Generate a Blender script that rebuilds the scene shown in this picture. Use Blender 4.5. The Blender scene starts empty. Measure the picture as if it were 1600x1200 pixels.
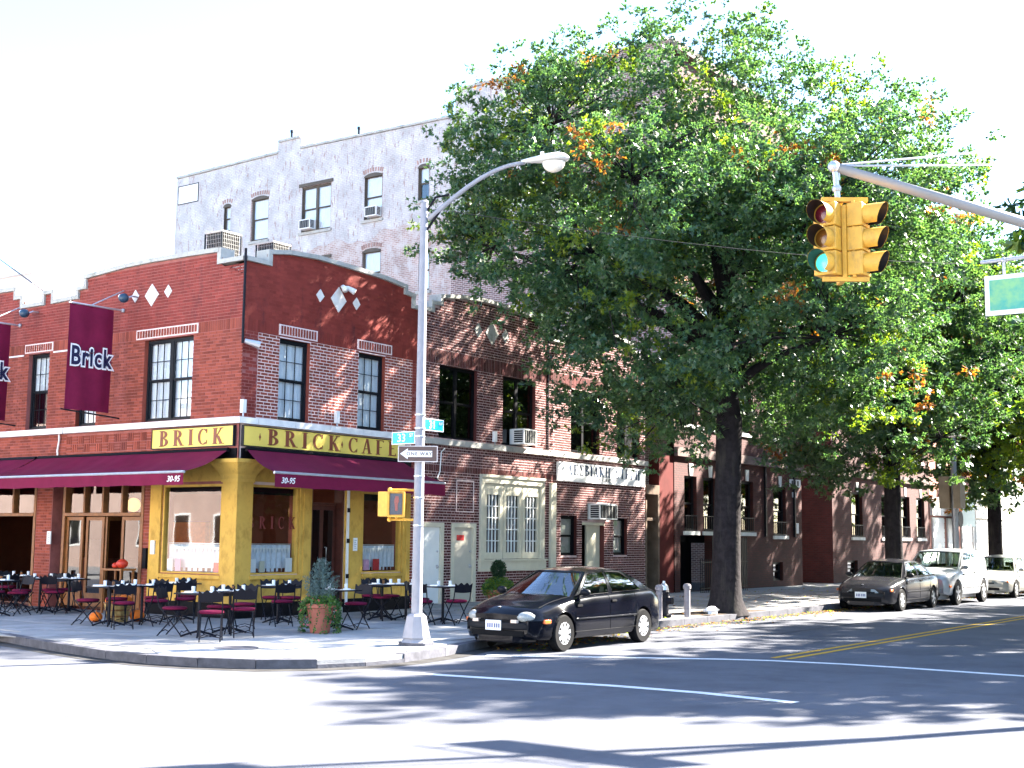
import bpy, bmesh, math, random
from mathutils import Vector, Matrix
R = math.radians
random.seed(7)
C = bpy.context.scene.collection
S = bpy.context.scene

# ------------------------------------------------------------------ camera
cam = bpy.data.cameras.new('camera'); co = bpy.data.objects.new('camera', cam); C.objects.link(co)
cam.sensor_width = 36; cam.lens = 45.39; cam.clip_end = 2000; cam.clip_start = .05
_F = Vector((0.80892901, 0.57582434, 0.11857566)); _R = Vector((0.57888416, -0.81534496, 0.0102827)); _U = Vector((-0.1026011, -0.0603236, 0.99289178))
CAM = Vector((-18.799, -20.4188, 1.85))
co.matrix_world = Matrix(((_R.x, _U.x, -_F.x, CAM.x), (_R.y, _U.y, -_F.y, CAM.y), (_R.z, _U.z, -_F.z, CAM.z), (0, 0, 0, 1)))
S.camera = co
# ------------------------------------------------------------------ sky, sun, exposure
SUN_EL, SUN_AZ = 36.0, -29.0        # degrees; azimuth counted from +X towards +Y
w = bpy.data.worlds.new('World'); S.world = w; w.use_nodes = True
nt = w.node_tree; nt.nodes.clear()
sky = nt.nodes.new('ShaderNodeTexSky'); sky.sky_type = 'NISHITA'; sky.sun_disc = False
sky.sun_elevation = R(SUN_EL); sky.sun_rotation = R(90 - SUN_AZ); sky.air_density = 1.0; sky.dust_density = .6; sky.ozone_density = 3.5
bg = nt.nodes.new('ShaderNodeBackground'); bg.inputs[1].default_value = 0.068
ow = nt.nodes.new('ShaderNodeOutputWorld')
nt.links.new(sky.outputs[0], bg.inputs[0]); nt.links.new(bg.outputs[0], ow.inputs[0])
sl = bpy.data.lights.new('sun', 'SUN'); so = bpy.data.objects.new('sun', sl); C.objects.link(so)
sl.energy = 5.0; sl.angle = R(.8); sl.color = (1, .93, .82)
sd = Vector((math.cos(R(SUN_EL)) * math.cos(R(SUN_AZ)), math.cos(R(SUN_EL)) * math.sin(R(SUN_AZ)), math.sin(R(SUN_EL))))
so.rotation_euler = sd.to_track_quat('Z', 'Y').to_euler(); so.location = (20, -30, 40)
S.view_settings.view_transform = 'Standard'; S.view_settings.look = 'None'; S.view_settings.gamma = 1; S.view_settings.use_curve_mapping = False
S.view_settings.exposure = 3.45
try:
    S.cycles.max_bounces = 7; S.cycles.transparent_max_bounces = 12; S.cycles.diffuse_bounces = 3; S.cycles.glossy_bounces = 3
    S.cycles.use_denoising = True; S.cycles.caustics_reflective = False; S.cycles.caustics_refractive = False
except Exception: pass

# ------------------------------------------------------------------ mesh helpers
class MB:
    def __init__(s): s.v = []; s.f = []; s.mi = []; s.m = 0
    def add(s, vs, fs):
        n = len(s.v); s.v += [tuple(p) for p in vs]
        for f in fs: s.f.append(tuple(i + n for i in f)); s.mi.append(s.m)
    def box(s, x0, x1, y0, y1, z0, z1):
        s.add([(x0, y0, z0), (x1, y0, z0), (x1, y1, z0), (x0, y1, z0), (x0, y0, z1), (x1, y0, z1), (x1, y1, z1), (x0, y1, z1)],
              [(0, 3, 2, 1), (4, 5, 6, 7), (0, 1, 5, 4), (1, 2, 6, 5), (2, 3, 7, 6), (3, 0, 4, 7)])
    def tube(s, pts, r, n=8, cap=True):
        pts = [Vector(p) for p in pts]; k = len(pts)
        rs = r if isinstance(r, (list, tuple)) else [r] * k
        vs = []; up = None
        for i, p in enumerate(pts):
            d = (pts[min(i + 1, k - 1)] - pts[max(i - 1, 0)])
            if d.length < 1e-9: d = Vector((0, 0, 1))
            d.normalize()
            if up is None: up = Vector((0, 0, 1)) if abs(d.z) < .9 else Vector((1, 0, 0))
            a = d.cross(up)
            if a.length < 1e-6: a = d.orthogonal()
            a.normalize(); b = d.cross(a); up = -b if False else up
            for j in range(n):
                t = 2 * math.pi * j / n
                vs.append(p + (a * math.cos(t) + b * math.sin(t)) * rs[i])
        fs = [(i * n + j, i * n + (j + 1) % n, (i + 1) * n + (j + 1) % n, (i + 1) * n + j) for i in range(k - 1) for j in range(n)]
        if cap: fs += [tuple(range(n))[::-1], tuple((k - 1) * n + j for j in range(n))]
        s.add(vs, fs)
    def bar(s, a, b, w, h=None, up=(0, 0, 1)):
        a = Vector(a); b = Vector(b); h = w if h is None else h; d = (b - a).normalized(); u = Vector(up)
        if abs(d.dot(u)) > .98: u = Vector((1, 0, 0))
        x = d.cross(u).normalized() * (w / 2); y = d.cross(x).normalized() * (h / 2)
        s.add([a - x - y, a + x - y, a + x + y, a - x + y, b - x - y, b + x - y, b + x + y, b - x + y],
              [(0, 3, 2, 1), (4, 5, 6, 7), (0, 1, 5, 4), (1, 2, 6, 5), (2, 3, 7, 6), (3, 0, 4, 7)])
    def lathe(s, prof, c=(0, 0, 0), n=16, axis='z'):
        vs = []
        for (r, z) in prof:
            for j in range(n):
                t = 2 * math.pi * j / n; a, b = r * math.cos(t), r * math.sin(t)
                p = (a, b, z) if axis == 'z' else ((a, z, b) if axis == 'y' else (z, a, b))
                vs.append((p[0] + c[0], p[1] + c[1], p[2] + c[2]))
        fs = [(i * n + j, i * n + (j + 1) % n, (i + 1) * n + (j + 1) % n, (i + 1) * n + j) for i in range(len(prof) - 1) for j in range(n)]
        if prof[0][0] > 1e-6: fs.append(tuple(range(n))[::-1])
        if prof[-1][0] > 1e-6: fs.append(tuple((len(prof) - 1) * n + j for j in range(n)))
        s.add(vs, fs)
    def ball(s, c, rx, ry=None, rz=None, n=10, m=6):
        ry = rx if ry is None else ry; rz = rx if rz is None else rz
        vs = []; 
        for i in range(m + 1):
            ph = math.pi * i / m
            for j in range(n):
                t = 2 * math.pi * j / n
                vs.append((c[0] + rx * math.sin(ph) * math.cos(t), c[1] + ry * math.sin(ph) * math.sin(t), c[2] - rz * math.cos(ph)))
        s.add(vs, [(i * n + j, i * n + (j + 1) % n, (i + 1) * n + (j + 1) % n, (i + 1) * n + j) for i in range(m) for j in range(n)])
    def prism(s, poly, fn, d0, d1):
        # poly: 2-D outline; fn(a, b, d) -> 3-D
        n = len(poly)
        s.add([fn(a, b, d0) for a, b in poly] + [fn(a, b, d1) for a, b in poly],
              [tuple(range(n))[::-1], tuple(range(n, 2 * n))] + [(i, (i + 1) % n, n + (i + 1) % n, n + i) for i in range(n)])
    def grid(s, fn, nu, nv):
        s.add([fn(i / nu, j / nv) for i in range(nu + 1) for j in range(nv + 1)],
              [(i * (nv + 1) + j, (i + 1) * (nv + 1) + j, (i + 1) * (nv + 1) + j + 1, i * (nv + 1) + j + 1) for i in range(nu) for j in range(nv)])
    def mesh(s, name, mats, smooth=False):
        me = bpy.data.meshes.new(name); me.from_pydata(s.v, [], s.f)
        for m in (mats if isinstance(mats, (list, tuple)) else [mats]): me.materials.append(m)
        if any(s.mi): me.polygons.foreach_set('material_index', s.mi)
        if smooth: me.polygons.foreach_set('use_smooth', [True] * len(me.polygons))
        me.update(); return me
WORLD = set()
def link(o, parent=None):
    C.objects.link(o)
    if parent is not None:
        o.parent = parent
        if parent.name in WORLD and parent.type == 'EMPTY': o.matrix_parent_inverse = Matrix.Translation(-parent.location)
    return o
def tag(o, label=None, cat=None, group=None, kind=None):
    if label: o['label'] = label
    if cat: o['category'] = cat
    if group: o['group'] = group
    if kind: o['kind'] = kind
    return o
def thing(name, label, cat, loc=(0, 0, 0), rz=0, group=None, world=False):
    o = bpy.data.objects.new(name, None); C.objects.link(o); o.location = loc; o.rotation_euler = (0, 0, rz); o.empty_display_size = .2
    if world: WORLD.add(o.name)
    return tag(o, label, cat, group)
def part(name, mb, mat, parent=None, smooth=False, kind=None, label=None):
    o = link(bpy.data.objects.new(name, mb.mesh(name, mat, smooth)), parent)
    return tag(o, label, None, None, kind)
def bx(name, mat, parent, *b):
    m = MB(); m.box(*b); return part(name, m, mat, parent)
def structure(name, mb, mat): return tag(part(name, mb, mat), kind='structure')
def copy_tree(o, parent=None):
    c = o.copy(); C.objects.link(c)
    if parent is not None: c.parent = parent
    for ch in list(o.children): copy_tree(ch, c)
    return c
def bevel(o, wd=.01, seg=2):
    md = o.modifiers.new('bevel', 'BEVEL'); md.width = wd; md.segments = seg; md.limit_method = 'ANGLE'; return o

# ------------------------------------------------------------------ materials
MATS = {}
def M(name, col, rough=.7, metal=0., var=.12, scale=3., bump=0., bscale=None, rnd=0., spec=.4, coat=0., emit=0., trans=0., dirt=None, detail=6):
    if name in MATS: return MATS[name]
    m = bpy.data.materials.new(name); m.use_nodes = True; n = m.node_tree.nodes; l = m.node_tree.links
    p = n['Principled BSDF']; p.inputs['Roughness'].default_value = rough; p.inputs['Metallic'].default_value = metal
    p.inputs['Specular IOR Level'].default_value = spec if rough < .6 or spec != .4 else .12; p.inputs['Coat Weight'].default_value = coat; p.inputs['Coat Roughness'].default_value = .04
    geo = n.new('ShaderNodeNewGeometry')
    tc = n.new('ShaderNodeTexCoord')
    src = geo.outputs['Position']
    cur = None
    rgb = n.new('ShaderNodeRGB'); rgb.outputs[0].default_value = (*col, 1); cur = rgb.outputs[0]
    if var > 0:
        no = n.new('ShaderNodeTexNoise'); no.inputs['Scale'].default_value = scale; no.inputs['Detail'].default_value = detail; no.inputs['Roughness'].default_value = .62
        l.new(src, no.inputs['Vector'])
        mr = n.new('ShaderNodeMapRange'); mr.inputs[1].default_value = .28; mr.inputs[2].default_value = .72; mr.inputs[3].default_value = 1 - var; mr.inputs[4].default_value = 1 + var
        l.new(no.outputs['Fac'], mr.inputs[0])
        vm = n.new('ShaderNodeVectorMath'); vm.operation = 'SCALE'; l.new(cur, vm.inputs[0]); l.new(mr.outputs[0], vm.inputs['Scale']); cur = vm.outputs[0]
    if rnd > 0:
        oi = n.new('ShaderNodeObjectInfo'); ad = n.new('ShaderNodeMath'); ad.operation = 'ADD'
        l.new(oi.outputs['Random'], ad.inputs[0]); l.new(geo.outputs['Random Per Island'], ad.inputs[1])
        fr = n.new('ShaderNodeMath'); fr.operation = 'FRACT'; l.new(ad.outputs[0], fr.inputs[0])
        mr = n.new('ShaderNodeMapRange'); mr.inputs[3].default_value = 1 - rnd; mr.inputs[4].default_value = 1 + rnd; l.new(fr.outputs[0], mr.inputs[0])
        vm = n.new('ShaderNodeVectorMath'); vm.operation = 'SCALE'; l.new(cur, vm.inputs[0]); l.new(mr.outputs[0], vm.inputs['Scale']); cur = vm.outputs[0]
    if dirt:
        dc, dscale, lo, hi, zs = dirt
        mp = n.new('ShaderNodeMapping'); mp.inputs['Scale'].default_value = (1, 1, zs); l.new(src, mp.inputs[0])
        no = n.new('ShaderNodeTexNoise'); no.inputs['Scale'].default_value = dscale; no.inputs['Detail'].default_value = 8; no.inputs['Roughness'].default_value = .68; l.new(mp.outputs[0], no.inputs['Vector'])
        mr = n.new('ShaderNodeMapRange'); mr.inputs[1].default_value = lo; mr.inputs[2].default_value = hi; l.new(no.outputs['Fac'], mr.inputs[0])
        mx = n.new('ShaderNodeMix'); mx.data_type = 'RGBA'; l.new(mr.outputs[0], mx.inputs[0]); l.new(cur, mx.inputs[6]); mx.inputs[7].default_value = (*dc, 1); cur = mx.outputs[2]
    l.new(cur, p.inputs['Base Color'])
    if bump > 0:
        nb = n.new('ShaderNodeTexNoise'); nb.inputs['Scale'].default_value = bscale or scale * 8; nb.inputs['Detail'].default_value = 5; l.new(src, nb.inputs['Vector'])
        b = n.new('ShaderNodeBump'); b.inputs['Strength'].default_value = bump; b.inputs['Distance'].default_value = .02; l.new(nb.outputs['Fac'], b.inputs['Height']); l.new(b.outputs[0], p.inputs['Normal'])
    if emit > 0:
        p.inputs['Emission Color'].default_value = (*col, 1); p.inputs['Emission Strength'].default_value = emit
    MATS[name] = m; return m
def glass(name, tint=(.5, .55, .55), rough=.02, refl=1.0):
    if name in MATS: return MATS[name]
    m = bpy.data.materials.new(name); m.use_nodes = True; n = m.node_tree.nodes; l = m.node_tree.links; n.clear()
    o = n.new('ShaderNodeOutputMaterial'); t = n.new('ShaderNodeBsdfTransparent'); t.inputs[0].default_value = (*tint, 1)
    g = n.new('ShaderNodeBsdfGlossy'); g.inputs['Roughness'].default_value = rough; g.inputs['Color'].default_value = (.95, .97, 1, 1)
    fr = n.new('ShaderNodeFresnel'); fr.inputs['IOR'].default_value = 1.55
    g2 = n.new('ShaderNodeNewGeometry'); io = n.new('ShaderNodeMapRange'); io.inputs[3].default_value = 1.55; io.inputs[4].default_value = .645; l.new(g2.outputs['Backfacing'], io.inputs[0]); l.new(io.outputs[0], fr.inputs['IOR'])
    geo = n.new('ShaderNodeNewGeometry'); no = n.new('ShaderNodeTexNoise'); no.inputs['Scale'].default_value = .8; l.new(geo.outputs['Position'], no.inputs['Vector'])
    b = n.new('ShaderNodeBump'); b.inputs['Strength'].default_value = .045; b.inputs['Distance'].default_value = .05; l.new(no.outputs['Fac'], b.inputs['Height']); l.new(b.outputs[0], g.inputs['Normal'])
    mu = n.new('ShaderNodeMath'); mu.operation = 'MULTIPLY'; mu.inputs[1].default_value = 1.9 * refl; mu.use_clamp = True; l.new(fr.outputs[0], mu.inputs[0])
    mx = n.new('ShaderNodeMixShader'); l.new(mu.outputs[0], mx.inputs[0]); l.new(t.outputs[0], mx.inputs[1]); l.new(g.outputs[0], mx.inputs[2]); l.new(mx.outputs[0], o.inputs[0])
    MATS[name] = m; return m
def leafmat(name, a, b, gloss=.35, transl=.45):
    if name in MATS: return MATS[name]
    m = bpy.data.materials.new(name); m.use_nodes = True; n = m.node_tree.nodes; l = m.node_tree.links; n.clear()
    o = n.new('ShaderNodeOutputMaterial'); geo = n.new('ShaderNodeNewGeometry'); rp = n.new('ShaderNodeValToRGB')
    rp.color_ramp.elements[0].color = (*a, 1); rp.color_ramp.elements[1].color = (*b, 1)
    no = n.new('ShaderNodeTexNoise'); no.inputs['Scale'].default_value = .55; no.inputs['Detail'].default_value = 3; l.new(geo.outputs['Position'], no.inputs['Vector'])
    mr = n.new('ShaderNodeMapRange'); mr.inputs[1].default_value = .3; mr.inputs[2].default_value = .7; mr.inputs[3].default_value = -.35; mr.inputs[4].default_value = .35; l.new(no.outputs['Fac'], mr.inputs[0])
    ad = n.new('ShaderNodeMath'); ad.operation = 'ADD'; l.new(geo.outputs['Random Per Island'], ad.inputs[0]); l.new(mr.outputs[0], ad.inputs[1]); l.new(ad.outputs[0], rp.inputs[0])
    p = n.new('ShaderNodeBsdfPrincipled'); p.inputs['Roughness'].default_value = gloss; p.inputs['Specular IOR Level'].default_value = .5; l.new(rp.outputs[0], p.inputs['Base Color'])
    t = n.new('ShaderNodeBsdfTranslucent'); vm = n.new('ShaderNodeVectorMath'); vm.operation = 'MULTIPLY'; vm.inputs[1].default_value = (1.9, 2.1, .9); l.new(rp.outputs[0], vm.inputs[0]); l.new(vm.outputs[0], t.inputs[0])
    mx = n.new('ShaderNodeMixShader'); mx.inputs[0].default_value = transl; l.new(p.outputs[0], mx.inputs[1]); l.new(t.outputs[0], mx.inputs[2]); l.new(mx.outputs[0], o.inputs[0])
    MATS[name] = m; return m

m_brick_red = M('brick_red', (.24, .058, .038), .75, var=.2, scale=1.8, rnd=.30, bump=.15, bscale=60, dirt=((.13, .04, .04), 1.1, .52, .8, .5))
m_brick_deep = M('brick_painted_red', (.205, .036, .028), .62, var=.22, scale=1.6, rnd=.16, bump=.15, bscale=60, dirt=((.045, .02, .025), 2.4, .56, .78, .35))
m_brick_brown = M('brick_brown', (.085, .026, .024), .78, var=.2, scale=2.2, rnd=.42, bump=.15, bscale=60)
m_brick_dark = M('brick_oxblood', (.09, .018, .016), .8, var=.2, scale=1.5, rnd=.2)
m_mort_light = M('mortar_light', (.74, .58, .55), .9, var=.12, scale=6)
m_mort_red = M('mortar_red', (.30, .11, .10), .9, var=.25, scale=4)
m_mort_pink = M('mortar_pinkish', (.52, .38, .37), .9, var=.2, scale=4)
m_stone = M('grey_limestone', (.42, .41, .38), .8, var=.22, scale=3, bump=.3, dirt=((.14, .15, .13), 3, .5, .75, 1))
m_stone_white = M('whitewashed_sill', (.72, .72, .70), .7, var=.12, scale=4)
m_white = M('white_paint', (.78, .78, .76), .5, var=.05)
m_white_tile = M('white_tile', (.70, .66, .62), .6, var=.1, scale=8)
m_cream = M('cream_paint', (.58, .54, .42), .55, var=.08, scale=5)
m_yellow = M('mustard_paint', (.60, .36, .075), .6, var=.1, scale=2.5, bump=.25, bscale=9, dirt=((.36, .20, .04), 5, .50, .76, .6))
m_signyellow = M('sign_yellow', (.80, .60, .12), .45, var=.1, scale=1.2)
m_signtext = M('sign_brown_letters', (.22, .06, .03), .5, var=.05)
m_black = M('black_paint', (.005, .005, .007), .6, var=.1, spec=.1)
m_iron = M('black_iron', (.006, .006, .011), .5, var=.1, spec=.16)
m_frame = M('charcoal_window_frame', (.010, .012, .016), .45, var=.1, spec=.2)
m_wood = M('varnished_wood', (.22, .085, .025), .45, var=.3, scale=7, bump=.1)
m_wood_dark = M('dark_mahogany', (.07, .018, .012), .4, var=.3, scale=7)
m_maroon = M('maroon_canvas', (.155, .010, .040), .75, var=.18, scale=2.5, bump=.12, bscale=30)
m_maroon_cush = M('maroon_cushion', (.125, .008, .034), .85, var=.12, scale=9)
m_steel = M('galvanised_steel', (.46, .47, .50), .45, metal=.55, var=.14, scale=5, bump=.05)
m_silverpaint = M('silver_lamp_paint', (.27, .27, .30), .6, metal=.0, var=.12, scale=6, dirt=((.32, .30, .33), 9, .52, .75, .4))
m_alu = M('bright_aluminium', (.55, .56, .58), .35, metal=.7, var=.05)
m_conc = M('sidewalk_concrete', (.30, .295, .29), .9, var=.13, scale=1.1, bump=.25, bscale=45, dirt=((.17, .17, .18), 1.6, .48, .72, 1), rnd=.12)
m_conc_new = M('sidewalk_concrete_new', (.35, .345, .34), .88, var=.14, scale=1.5, bump=.2, bscale=45, rnd=.06)
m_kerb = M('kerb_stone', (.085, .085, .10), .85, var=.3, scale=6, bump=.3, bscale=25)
m_asphalt = M('asphalt', (.104, .108, .126), .88, var=.12, scale=.7, bump=.35, bscale=70, dirt=((.078, .081, .096), .8, .45, .66, 1), detail=10)
m_linewhite = M('road_line_white', (.66, .66, .66), .8, var=.12, scale=9, dirt=((.3, .3, .31), 12, .58, .8, 1))
m_lineyellow = M('road_line_yellow', (.52, .30, .04), .8, var=.15, scale=9, dirt=((.25, .17, .07), 9, .55, .8, 1))
m_bark = M('dark_bark', (.019, .016, .018), .92, var=.5, scale=7, bump=1., bscale=13, dirt=((.038, .034, .03), 6, .52, .7, .15))
m_terracotta = M('terracotta', (.40, .14, .10), .85, var=.15, scale=7)
m_blind = M('white_blind', (.78, .80, .82), .8, var=.05)
m_lace = M('lace_curtain', (.60, .64, .70), .85, var=.15, scale=14)
m_orange = M('pumpkin_orange', (.62, .15, .02), .6, var=.2, scale=8)
m_rubber = M('rubber', (.006, .006, .007), .8, var=.1)
m_paper = M('white_paper', (.8, .8, .8), .7, var=.03)
g_win = glass('window_glass', (.86, .90, .92), refl=.9)
g_dark = glass('dark_window_glass', (.12, .13, .14), refl=.8)
g_shop = glass('shop_glass', (.85, .88, .88), refl=.95)
g_car = glass('car_glass', (.40, .46, .44), refl=1.2)
g_clear = glass('drinking_glass', (.85, .88, .9))

# ------------------------------------------------------------------ text
def text_poly(txt, size, extrude=.004, offset=0., align='CENTER', shear=0., space=1.):
    cu = bpy.data.curves.new('lettering', 'FONT'); cu.body = txt; cu.size = size; cu.extrude = extrude; cu.offset = offset; cu.shear = shear
    cu.align_x = align; cu.align_y = 'CENTER'; cu.resolution_u = 3; cu.space_character = space
    o = bpy.data.objects.new('lettering', cu); C.objects.link(o)
    dg = bpy.context.evaluated_depsgraph_get(); me = bpy.data.meshes.new_from_object(o.evaluated_get(dg))
    bpy.data.objects.remove(o); bpy.data.curves.remove(cu)
    return me
def place_text(name, txt, size, origin, xa, ya, mat, parent, **k):
    me = text_poly(txt, size, **k); xa = Vector(xa).normalized(); ya = Vector(ya).normalized(); za = xa.cross(ya); o3 = Vector(origin)
    sx = k.get('sx', 1)
    for v in me.vertices: c = v.co.copy(); v.co = o3 + xa * c.x + ya * c.y + za * c.z
    me.materials.clear(); me.materials.append(mat); me.name = name
    return link(bpy.data.objects.new(name, me), parent)
# serif capitals drawn as polygons in a unit-high box
def glyph(ch):
    P = []; t = .19; s = .045
    def stem(x, y0=0, y1=1, w=t, serif=True):
        P.append([(x, y0), (x + w, y0), (x + w, y1), (x, y1)])
        if serif: 
            for y, h in ((y0, s), (y1 - s, s)): P.append([(x - .07, y), (x + w + .07, y), (x + w + .07, y + h), (x - .07, y + h)])
    def line(a, b, w): 
        P.append([(a[0], a[1]), (a[0] + w, a[1]), (b[0] + w, b[1]), (b[0], b[1])])
    def arc(cx, cy, rx, ry, a0, a1, tx=t, ty=.05, n=12):
        for i in range(n):
            u, v = R(a0 + (a1 - a0) * i / n), R(a0 + (a1 - a0) * (i + 1) / n)
            P.append([(cx + rx * math.cos(u), cy + ry * math.sin(u)), (cx + rx * math.cos(v), cy + ry * math.sin(v)), (cx + (rx - tx) * math.cos(v), cy + (ry - ty) * math.sin(v)), (cx + (rx - tx) * math.cos(u), cy + (ry - ty) * math.sin(u))])
    def arm(y, x0, x1, tick=0):
        P.append([(x0, y), (x1, y), (x1, y + .05), (x0, y + .05)])
        if tick: P.append([(x1 - .05, y + (.05 if tick > 0 else 0)), (x1, y + (.05 if tick > 0 else 0)), (x1, y + .05 + .14 * tick), (x1 - .02, y + .05 + .14 * tick)])
    w = .6
    if ch in 'BΒ': stem(.07); arc(.25, .765, .32, .235, -90, 90); arc(.25, .27, .38, .27, -90, 90); arm(.95, .1, .26); arm(.49, .1, .26); arm(0, .1, .26); w = .66
    elif ch == 'R': stem(.07); arc(.25, .74, .34, .26, -90, 90); arm(.95, .1, .26); arm(.48, .1, .26); line((.54, 0), (.26, .5), .17); P.append([(.5, 0), (.8, 0), (.8, s), (.5, s)]); w = .74
    elif ch in 'IΙ': stem(.07); w = .3
    elif ch == 'C': arc(.40, .5, .37, .5, 48, 312, .15, .05, 20); P.append([(.60, .72), (.66, .72), (.66, .98), (.63, .98)]); P.append([(.61, .04), (.64, .04), (.68, .27), (.65, .27)]); w = .7
    elif ch in 'KΚ': stem(.07); line((.2, .42), (.55, 1), .07); line((.52, 0), (.26, .52), .18); P.append([(.46, 1 - s), (.72, 1 - s), (.72, 1), (.46, 1)]); P.append([(.46, 0), (.8, 0), (.8, s), (.46, s)]); w = .76
    elif ch in 'AΑΛ':
        line((.08, 0), (.34, 1), .065); line((.52, 0), (.32, 1), .16)
        if ch != 'Λ': arm(.3, .17, .52)
        P.append([(0, 0), (.24, 0), (.24, s), (0, s)]); P.append([(.46, 0), (.76, 0), (.76, s), (.46, s)]); w = .76
    elif ch in 'FEΕΣΓ':
        if ch == 'Σ': line((.3, .5), (.05, 1), .15); line((.05, 0), (.3, .5), .07); arm(.95, .05, .6, -1); arm(0, .05, .6, 1); w = .66
        else:
            stem(.07); arm(.95, .1, .6, -1)
            if ch != 'Γ': arm(.48, .2, .45)
            if ch in 'EΕ': arm(0, .1, .62, 1)
            w = .66
    elif ch == 'Η': stem(.07); stem(.52); arm(.48, .2, .55); w = .76
    elif ch == 'Τ': stem(.27); arm(.95, .02, .68, -1); P.append([(.02, .82), (.05, .82), (.07, .95), (.02, .95)]); w = .7
    elif ch == '*': P.append([(.1, .5), (.2, .62), (.25, .78), (.3, .62), (.4, .5), (.3, .38), (.25, .22), (.2, .38)]); w = .5
    else: w = .42
    return P, w
def serif_text(name, txt, height, fn, u_center, v0, mat, parent, d0, d1, xs=1., gap=.1):
    """fn(a, b, d) maps reading direction a, height b, outward d"""
    tot = sum(glyph(c)[1] + gap for c in txt) - gap; x = u_center - tot * height * xs / 2
    for c in txt:
        P, wd = glyph(c)
        if P:
            mb = MB()
            for k, pl in enumerate(P): mb.prism([(x + a * height * xs, v0 + b * height) for a, b in pl], fn, d0, d1 + .0004 * (k % 7))
            part(name, mb, mat, parent)
        x += (wd + gap) * height * xs

# ------------------------------------------------------------------ facades
class Fac:
    def __init__(s, o, u, n, rd=1): s.o = Vector(o); s.u = Vector(u); s.n = Vector(n); s.rd = rd    # rd: reading direction along u
    def P(s, u, z, d=0): p = s.o + s.u * u + s.n * d; return Vector((p.x, p.y, z))
    def box(s, mb, u0, u1, z0, z1, d0, d1):
        v = [s.P(a, b, c) for c in (d0, d1) for a, b in ((u0, z0), (u1, z0), (u1, z1), (u0, z1))]
        mb.add(v, [(0, 3, 2, 1), (4, 5, 6, 7), (0, 1, 5, 4), (1, 2, 6, 5), (2, 3, 7, 6), (3, 0, 4, 7)])
    def b(s, name, mat, parent, *a, **k):
        mb = MB(); s.box(mb, *a); return part(name, mb, mat, parent, **k)
    def read(s, a, z, d): return s.P(a * s.rd, z, d)      # a in reading direction
FR = Fac((0, 0, 0), (1, 0, 0), (0, -1, 0), 1)
FL = Fac((0, 0, 0), (0, 1, 0), (-1, 0, 0), -1)
def prof_at(prof, u):
    for (a, za), (b, zb) in zip(prof, prof[1:]):
        if a <= u <= b: return za + (zb - za) * (u - a) / max(b - a, 1e-6)
    return prof[-1][1] if u > prof[-1][0] else prof[0][1]
def wall(F, u0, u1, z0, zflat, prof, ops, mat, parent, name='wall', depth=.28, rev=None):
    """flat wall with real openings and reveals; above zflat it follows prof [(u, ztop)]"""
    us = sorted({u0, u1} | {o[i] for o in ops for i in (0, 1) if u0 < o[i] < u1}); zs = sorted({z0, zflat} | {o[i] for o in ops for i in (2, 3) if z0 < o[i] < zflat})
    mb = MB()
    for a, b in zip(us, us[1:]):
        for c, d in zip(zs, zs[1:]):
            m1, m2 = (a + b) / 2, (c + d) / 2
            if any(o[0] < m1 < o[1] and o[2] < m2 < o[3] for o in ops): continue
            mb.add([F.P(a, c), F.P(b, c), F.P(b, d), F.P(a, d)], [(0, 1, 2, 3)]); mb.add([F.P(a, c, -depth), F.P(b, c, -depth), F.P(b, d, -depth), F.P(a, d, -depth)], [(3, 2, 1, 0)])
    for o in ops:
        a, b, c, d = max(o[0], u0), min(o[1], u1), max(o[2], z0), min(o[3], zflat)
        mb.m = 1
        for q in (((a, c), (a, d)), ((b, c), (b, d)), ((a, c), (b, c)), ((a, d), (b, d))):
            mb.add([F.P(*q[0]), F.P(*q[1]), F.P(*q[1], -depth), F.P(*q[0], -depth)], [(0, 1, 2, 3)])
        mb.m = 0
    if prof:
        pts = [p for p in prof if u0 <= p[0] <= u1]
        mb.prism([(u0, zflat), (u1, zflat)] + [(a, b) for a, b in pts[::-1]], lambda a, b, d: F.P(a, b, d), 0, -depth)
    return part(name, mb, [mat, rev or mat], parent)
BRK = {}
def brick_mesh(F, bw, bh, mat, pr):
    k = (F.rd, round(bw, 3), round(bh, 3), mat.name)
    if k not in BRK:
        mb = MB(); G = Fac((0, 0, 0), F.u, F.n); G.box(mb, -bw / 2, bw / 2, -bh / 2, bh / 2, -.005, pr)
        mb.f.pop(0); mb.mi.pop(0); BRK[k] = mb.mesh('brick', mat)
    return BRK[k]
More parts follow.
